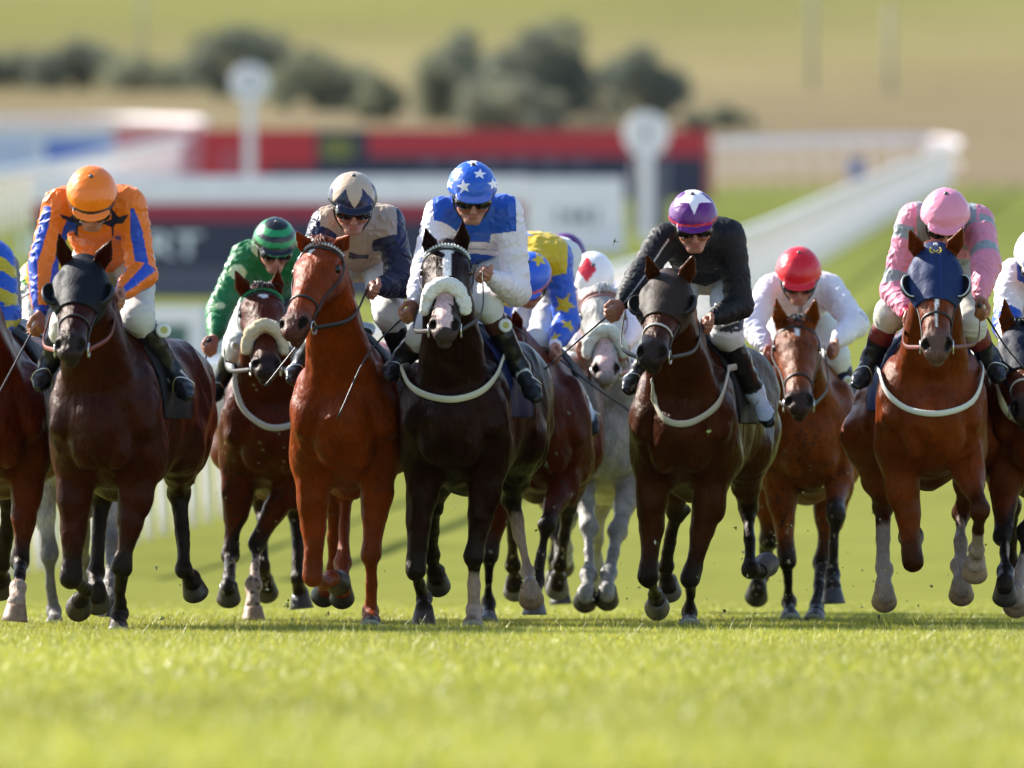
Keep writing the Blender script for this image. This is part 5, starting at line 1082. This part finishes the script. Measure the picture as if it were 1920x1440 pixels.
JOCKEYS = [
 dict(id='j1', Y0=-1.8, head=(172, 366, .0), pose=(49, 0, 0), sh=((112, 384, .2), (244, 384, .2)), el=((80, 500, -1), (268, 512, -1)), ha=((76, 588, -1), (226, 550, -1)), hip=(212, 486, .62), kn=((124, 612, .22), (258, 596, .22)), an=((88, 690, .34), (330, 706, .36)), toe=((78, 716, -1), (346, 734, -1)), silks=s_orange, cap=plain(OR, (.05, .02, .02)), badge=(307, 619, 14), goggles=True, gz=-.002,
      whip=(0, (-8, 748, -.35), (0, 0, 0)), wl='black whip pointing down left from the orange-sleeved hand', breech=(.62, .6, .56), label='jockey in orange and blue silks and plain orange cap, head bowed'),
 dict(id='j3', Y0=.2, head=(662, 372, .0), pose=(30, 4, 0), sh=((612, 420, .2), (728, 418, .22)), el=((578, 510, -1), (754, 532, -1)), ha=((594, 585, -1), (706, 538, -1)), hip=(672, 480, .62), kn=((606, 630, .22), (730, 590, .22)), an=((564, 684, .34), (762, 690, .36)), toe=((553, 706, -1), (775, 700, -1)), silks=s_tan, armcut=.035, cap=c_tan, gz=.006,
      whip=(0, (497, 724, -.2), (0, 0, 0)), wl='thin whip showing below the muzzle of the chestnut horse', label='jockey in beige silks with navy sleeves, beige and navy zigzag cap and dark goggles'),
 dict(id='j4', Y0=-.2, head=(886, 352, .0), pose=(28, 4, 0), sh=((824, 402, .2), (952, 398, .22)), el=((800, 505, -1), (970, 548, -1)), ha=((777, 570, -1), (916, 518, -1)), hip=(900, 470, .62), kn=((796, 630, .2), (912, 572, .2)), an=((746, 680, .32), (980, 700, .34)), toe=((736, 700, -1), (1000, 738, -1)), silks=s_blue, armcut=.035, cap=c_star, gz=.004, badge=(948, 610, 13), breechf=br_logo, boottop=(.09, .03, .02), topk=.35,
      whip=(0, (634, 782, -.5), (-.02, 0, .05)), wl='long thin whip slanting down left from the hand in the white sleeve', label='jockey in blue silks with white sleeves and hoop, blue cap with white stars'),
 dict(id='j7', Y0=.6, head=(1300, 406, -.05), pose=(30, 3, 4), sh=((1244, 450, .15), (1368, 444, .22)), el=((1198, 522, -1), (1388, 572, -1)), ha=((1164, 572, -1), (1334, 598, -1)), hip=(1330, 505, .62), kn=((1236, 650, .22), (1362, 626, .22)), an=((1196, 700, .32), (1420, 744, .4)), toe=((1184, 724, -1), (1438, 784, -1)), silks=s_black, jmat=M_silkd, fold=.0024, cap=c_purple, gz=.006, breechf=br_star, foot=[(.012, .012, .012), (.55, .6, .68)],
      whip=(0, (1022, 692, -.45), (0, 0, 0)), wl='black whip held out to the left by the jockey in black', label='jockey in plain black silks and purple cap with a white star'),
 dict(id='j9', Y0=-.3, head=(1773, 404, .0), pose=(35, 0, 0), sh=((1712, 414, .2), (1836, 418, .2)), el=((1676, 545, -1), (1850, 492, -1)), ha=((1706, 590, -1), (1838, 562, -1)), hip=(1768, 482, .62), kn=((1670, 590, .22), (1818, 608, .22)), an=((1628, 686, .34), (1860, 680, .36)), toe=((1612, 712, -1), (1870, 702, -1)), silks=s_pink, cap=plain(PK), gz=.002, boottop=(.16, .02, .02), topk=.5, breech=(.62, .58, .5),
      whip=(1, (1925, 696, .1), (0, 0, -.02)), wl='dark whip running down right from the pink-sleeved arm', label='jockey in pink silks with grey hoops and a plain pink cap'),
 dict(id='j2', Y0=3.6, head=(516, 452, .0), pose=(33, 8, 0), hs=.98, sh=((460, 482, .2), (562, 488, .22)), el=((412, 580, -1), (592, 590, -1)), ha=((402, 636, -1), (566, 628, -1)), hip=(508, 566, .68), kn=((446, 650, .22), (562, 655, .22)), an=((412, 716, .36), (604, 718, .4)), toe=((402, 740, -1), (608, 742, -1)), silks=s_green, cap=c_hoop, gz=.004, badge=(442, 648, 9),
      whip=(0, (376, 722, .0), (0, 0, 0)), wl='short visible length of whip below the green-sleeved hand', far=True, label='jockey in green silks with a green and black hooped cap, leaning out left'),
 dict(id='j8', Y0=4.5, head=(1498, 510, .0), pose=(38, 0, 0), sh=((1444, 544, .2), (1556, 544, .22)), el=((1406, 612, -1), (1604, 606, -1)), ha=((1440, 655, -1), (1566, 644, -1)), hip=(1500, 582, .68), kn=((1450, 684, .22), (1566, 670, .22)), an=((1424, 752, .36), (1594, 740, .36)), toe=((1414, 775, -1), (1608, 764, -1)), silks=s_white, cap=plain(RD), badge=(1590, 714, 10), boot=(.015, .018, .05), far=True, label='jockey in plain white silks with a bright red cap, elbows out'),
 dict(id='j5', Y0=3.2, head=(992, 520, -.1), pose=(50, -14, -8), hs=.98, armcut=.05, sh=((968, 482, .22), (1042, 488, .25)), el=((932, 590, -1), (1064, 600, -1)), ha=((944, 648, -1), (1040, 650, -1)), hip=(1020, 480, .66), kn=((968, 660, .25), (1012, 640, .22)), an=((940, 750, .35), (1090, 758, .4)), toe=((930, 775, -1), (1108, 800, -1)), silks=s_star, cap=c_bstar, foot=[(.012, .012, .012), (.62, .65, .7)], goggles=False,
      whip=(1, (1180, 770, -.1), (0, 0, -.01)), wl='dark whip slanting down right in front of the grey horse', far=True, label='jockey in yellow silks with blue star-dotted sleeves and a blue cap'),
 dict(id='j6', Y0=5.0, head=(1112, 520, .0), pose=(60, 0, 0), hs=.98, sh=((1062, 566, .2), (1166, 566, .22)), el=((1058, 620, -1), (1180, 620, -1)), ha=((1090, 650, -1), (1165, 650, -1)), hip=(1114, 580, .68), kn=((1074, 690, -1), (1180, 690, -1)), an=((1064, 745, 1), (1196, 745, 1)), toe=((1060, 765, -1), (1200, 765, -1)), silks=s_white, cap=c_red_white, far=True, label='jockey in a white cap with a red diamond, hidden down behind the grey horse'),
 dict(id='j6b', Y0=8.0, head=(1060, 484, .0), pose=(50, 0, 0), sh=((1000, 540, .2), (1090, 540, .22)), el=((1000, 600, -1), (1090, 600, -1)), ha=((1020, 640, -1), (1080, 640, -1)), hip=(1046, 590, .68), kn=((1010, 690, -1), (1090, 690, -1)), an=((1000, 740, 1), (1100, 740, 1)), toe=((1000, 760, -1), (1100, 760, -1)), silks=s_purple, cap=plain(PU * .8), far=True, goggles=False, label='jockey of whom only a dark purple cap shows beside the yellow silks'),
 dict(id='j0', Y0=-.8, head=(-62, 410, .0), pose=(50, 0, 0), sh=((-118, 450, .2), (-4, 492, .2)), el=((-150, 550, -1), (12, 590, -1)), ha=((-110, 610, -1), (-20, 640, -1)), hip=(-40, 500, .68), kn=((-80, 640, -1), (12, 645, -1)), an=((-100, 720, 1), (48, 735, 1)), toe=((-110, 740, -1), (54, 760, -1)), silks=s_by, cap=plain(RB), far=True, breech=(.2, .2, .2), label='jockey in blue silks with yellow hoops, cut off by the left edge'),
 dict(id='j0b', Y0=2.2, head=(122, 478, .0), pose=(50, 0, 0), sh=((62, 520, .2), (170, 530, .22)), el=((48, 596, -1), (190, 600, -1)), ha=((66, 640, -1), (170, 650, -1)), hip=(126, 550, .68), kn=((70, 670, -1), (190, 670, -1)), an=((60, 730, 1), (200, 730, 1)), toe=((56, 750, -1), (205, 750, -1)), silks=s_yg, cap=plain(YE), far=True, label='jockey in yellow and green silks hidden behind the orange and blue one'),
 dict(id='j10', Y0=.7, head=(1948, 478, .0), pose=(45, 0, 0), sh=((1896, 520, .2), (2010, 520, .2)), el=((1888, 610, -1), (2020, 610, -1)), ha=((1908, 655, -1), (1990, 655, -1)), hip=(1950, 540, .68), kn=((1902, 665, -1), (2010, 665, -1)), an=((1880, 735, 1), (2030, 735, 1)), toe=((1872, 755, -1), (2040, 755, -1)), silks=s_wb, cap=plain(WH), far=True, label='jockey in white silks with a blue stripe, cut off by the right edge'),
]
def disc_badge(S, root):
    px, py, rp = S['badge']; best = None
    for o in root.children:
        if o.name.startswith(('boot', 'breeches')):
            n = len(o.data.vertices); a = np.empty(n * 3, np.float32); o.data.vertices.foreach_get('co', a); a = a.reshape(-1, 3) + np.array(root.location)
            q = at(px, py, S['Y0'] + .5); m = (np.abs(a[:, 0] - q[0]) < .03) & (np.abs(a[:, 2] - q[2]) < .03)
            if m.any(): y = a[m, 1].min(); best = y if best is None else min(best, y)
    y = (best if best is not None else S['Y0'] + .55) - .012; c = at(px, py, y); r = rp / 400; nd = nrm(V(.25, -1, .1)); e1 = nrm(np.cross(nd, V(0, 0, 1))); e2 = np.cross(nd, e1); n = 24; th = np.linspace(0, 2 * np.pi, n, endpoint=False)
    mb = MB(); vs = [c + e1 * r * k * math.cos(q) + e2 * r * k * math.sin(q) + nd * z for k, z in ((1, -.012), (1, 0), (.9, .003), (.5, .004), (.48, .004), (.01, .004)) for q in th]
    cl = np.repeat(np.array([(.7, .7, .66)] * 4 + [(.45, .42, .1)] * 2), n, 0); fs = [(i * n + j, i * n + (j + 1) % n, (i + 1) * n + (j + 1) % n, (i + 1) * n + j) for i in range(5) for j in range(n)]; mb.add(vs, fs, cl); mb.build('number_badge', M_strap, root)
for S in HORSES:
    if not ONLY or S['id'] in ONLY.split(','): make_horse(S)
for S in JOCKEYS:
    if ONLY and S['id'] not in ONLY.split(','): continue
    if S.get('whip'): S['whip'] = (*S['whip'][:3], S['wl'])
    if S.get('whip'): S['whip'] = (S['whip'][0], S['whip'][1], S['whip'][2], S['wl'])
    S['pose'] = S.get('pose'); w_ = S.get('whip')
    if w_: S['whip'] = (w_[0], (w_[1][0], w_[1][1], w_[1][2], w_[2]), S['wl'])
    root, gr = make_jockey(S)
    if S.get('badge'): disc_badge(S, root)
# ---- clods kicked up by the hooves
rng = np.random.RandomState(12); mclod = mat('clod', attr=True, rough=.9); protos = []
def clod(px, py, Y, r, c, i):
    p = at(px, py, Y); n = 10; th = np.linspace(0, np.pi, 6); vs = []; st_ = rng.uniform(.5, 1.6, 3)
    for a in th:
        for b_ in np.linspace(0, 2 * np.pi, 8, endpoint=False): vs.append(p + r * V(math.sin(a) * math.cos(b_) * st_[0], math.sin(a) * math.sin(b_) * st_[1], math.cos(a) * st_[2]) * rng.uniform(.6, 1.25))
    mb = MB(); mb.add(vs, [(i_ * 8 + j, i_ * 8 + (j + 1) % 8, (i_ + 1) * 8 + (j + 1) % 8, (i_ + 1) * 8 + j) for i_ in range(5) for j in range(8)], c)
    k = 3
    for _ in range(3):
        d = nrm(rng.randn(3)); v, f = tube(smooth_path([p, p + d * r * 1.5, p + d * r * 2.2 + V(0, 0, -.4 * r)], 3), [.15 * r] * 6 + [.05 * r], 4); mb.add(v, f, (.12, .2, .03))
    tag(mb.build('turf_clod', mclod, None), 'small clod of turf flying among the horses legs', 'clod', 'clods of turf kicked up by the hooves')
if not ONLY:
    for i in range(120):
        px = rng.choice([1470, 1040, 470, 1300, 1700]) + rng.randn() * 110; py = 1170 - abs(rng.randn()) * 130; clod(px, py, rng.uniform(-1.2, 4), rng.choice([.0025, .004, .0065, .009], p=[.4, .35, .18, .07]), np.array(((.05, .035, .02), (.35, .38, .12), (.55, .52, .4))[rng.randint(3)]), i)
    o = clod(1152, 452, 2.0, .011, (.04, .035, .02), 99)
print('built in', round(time.time() - T00, 1))
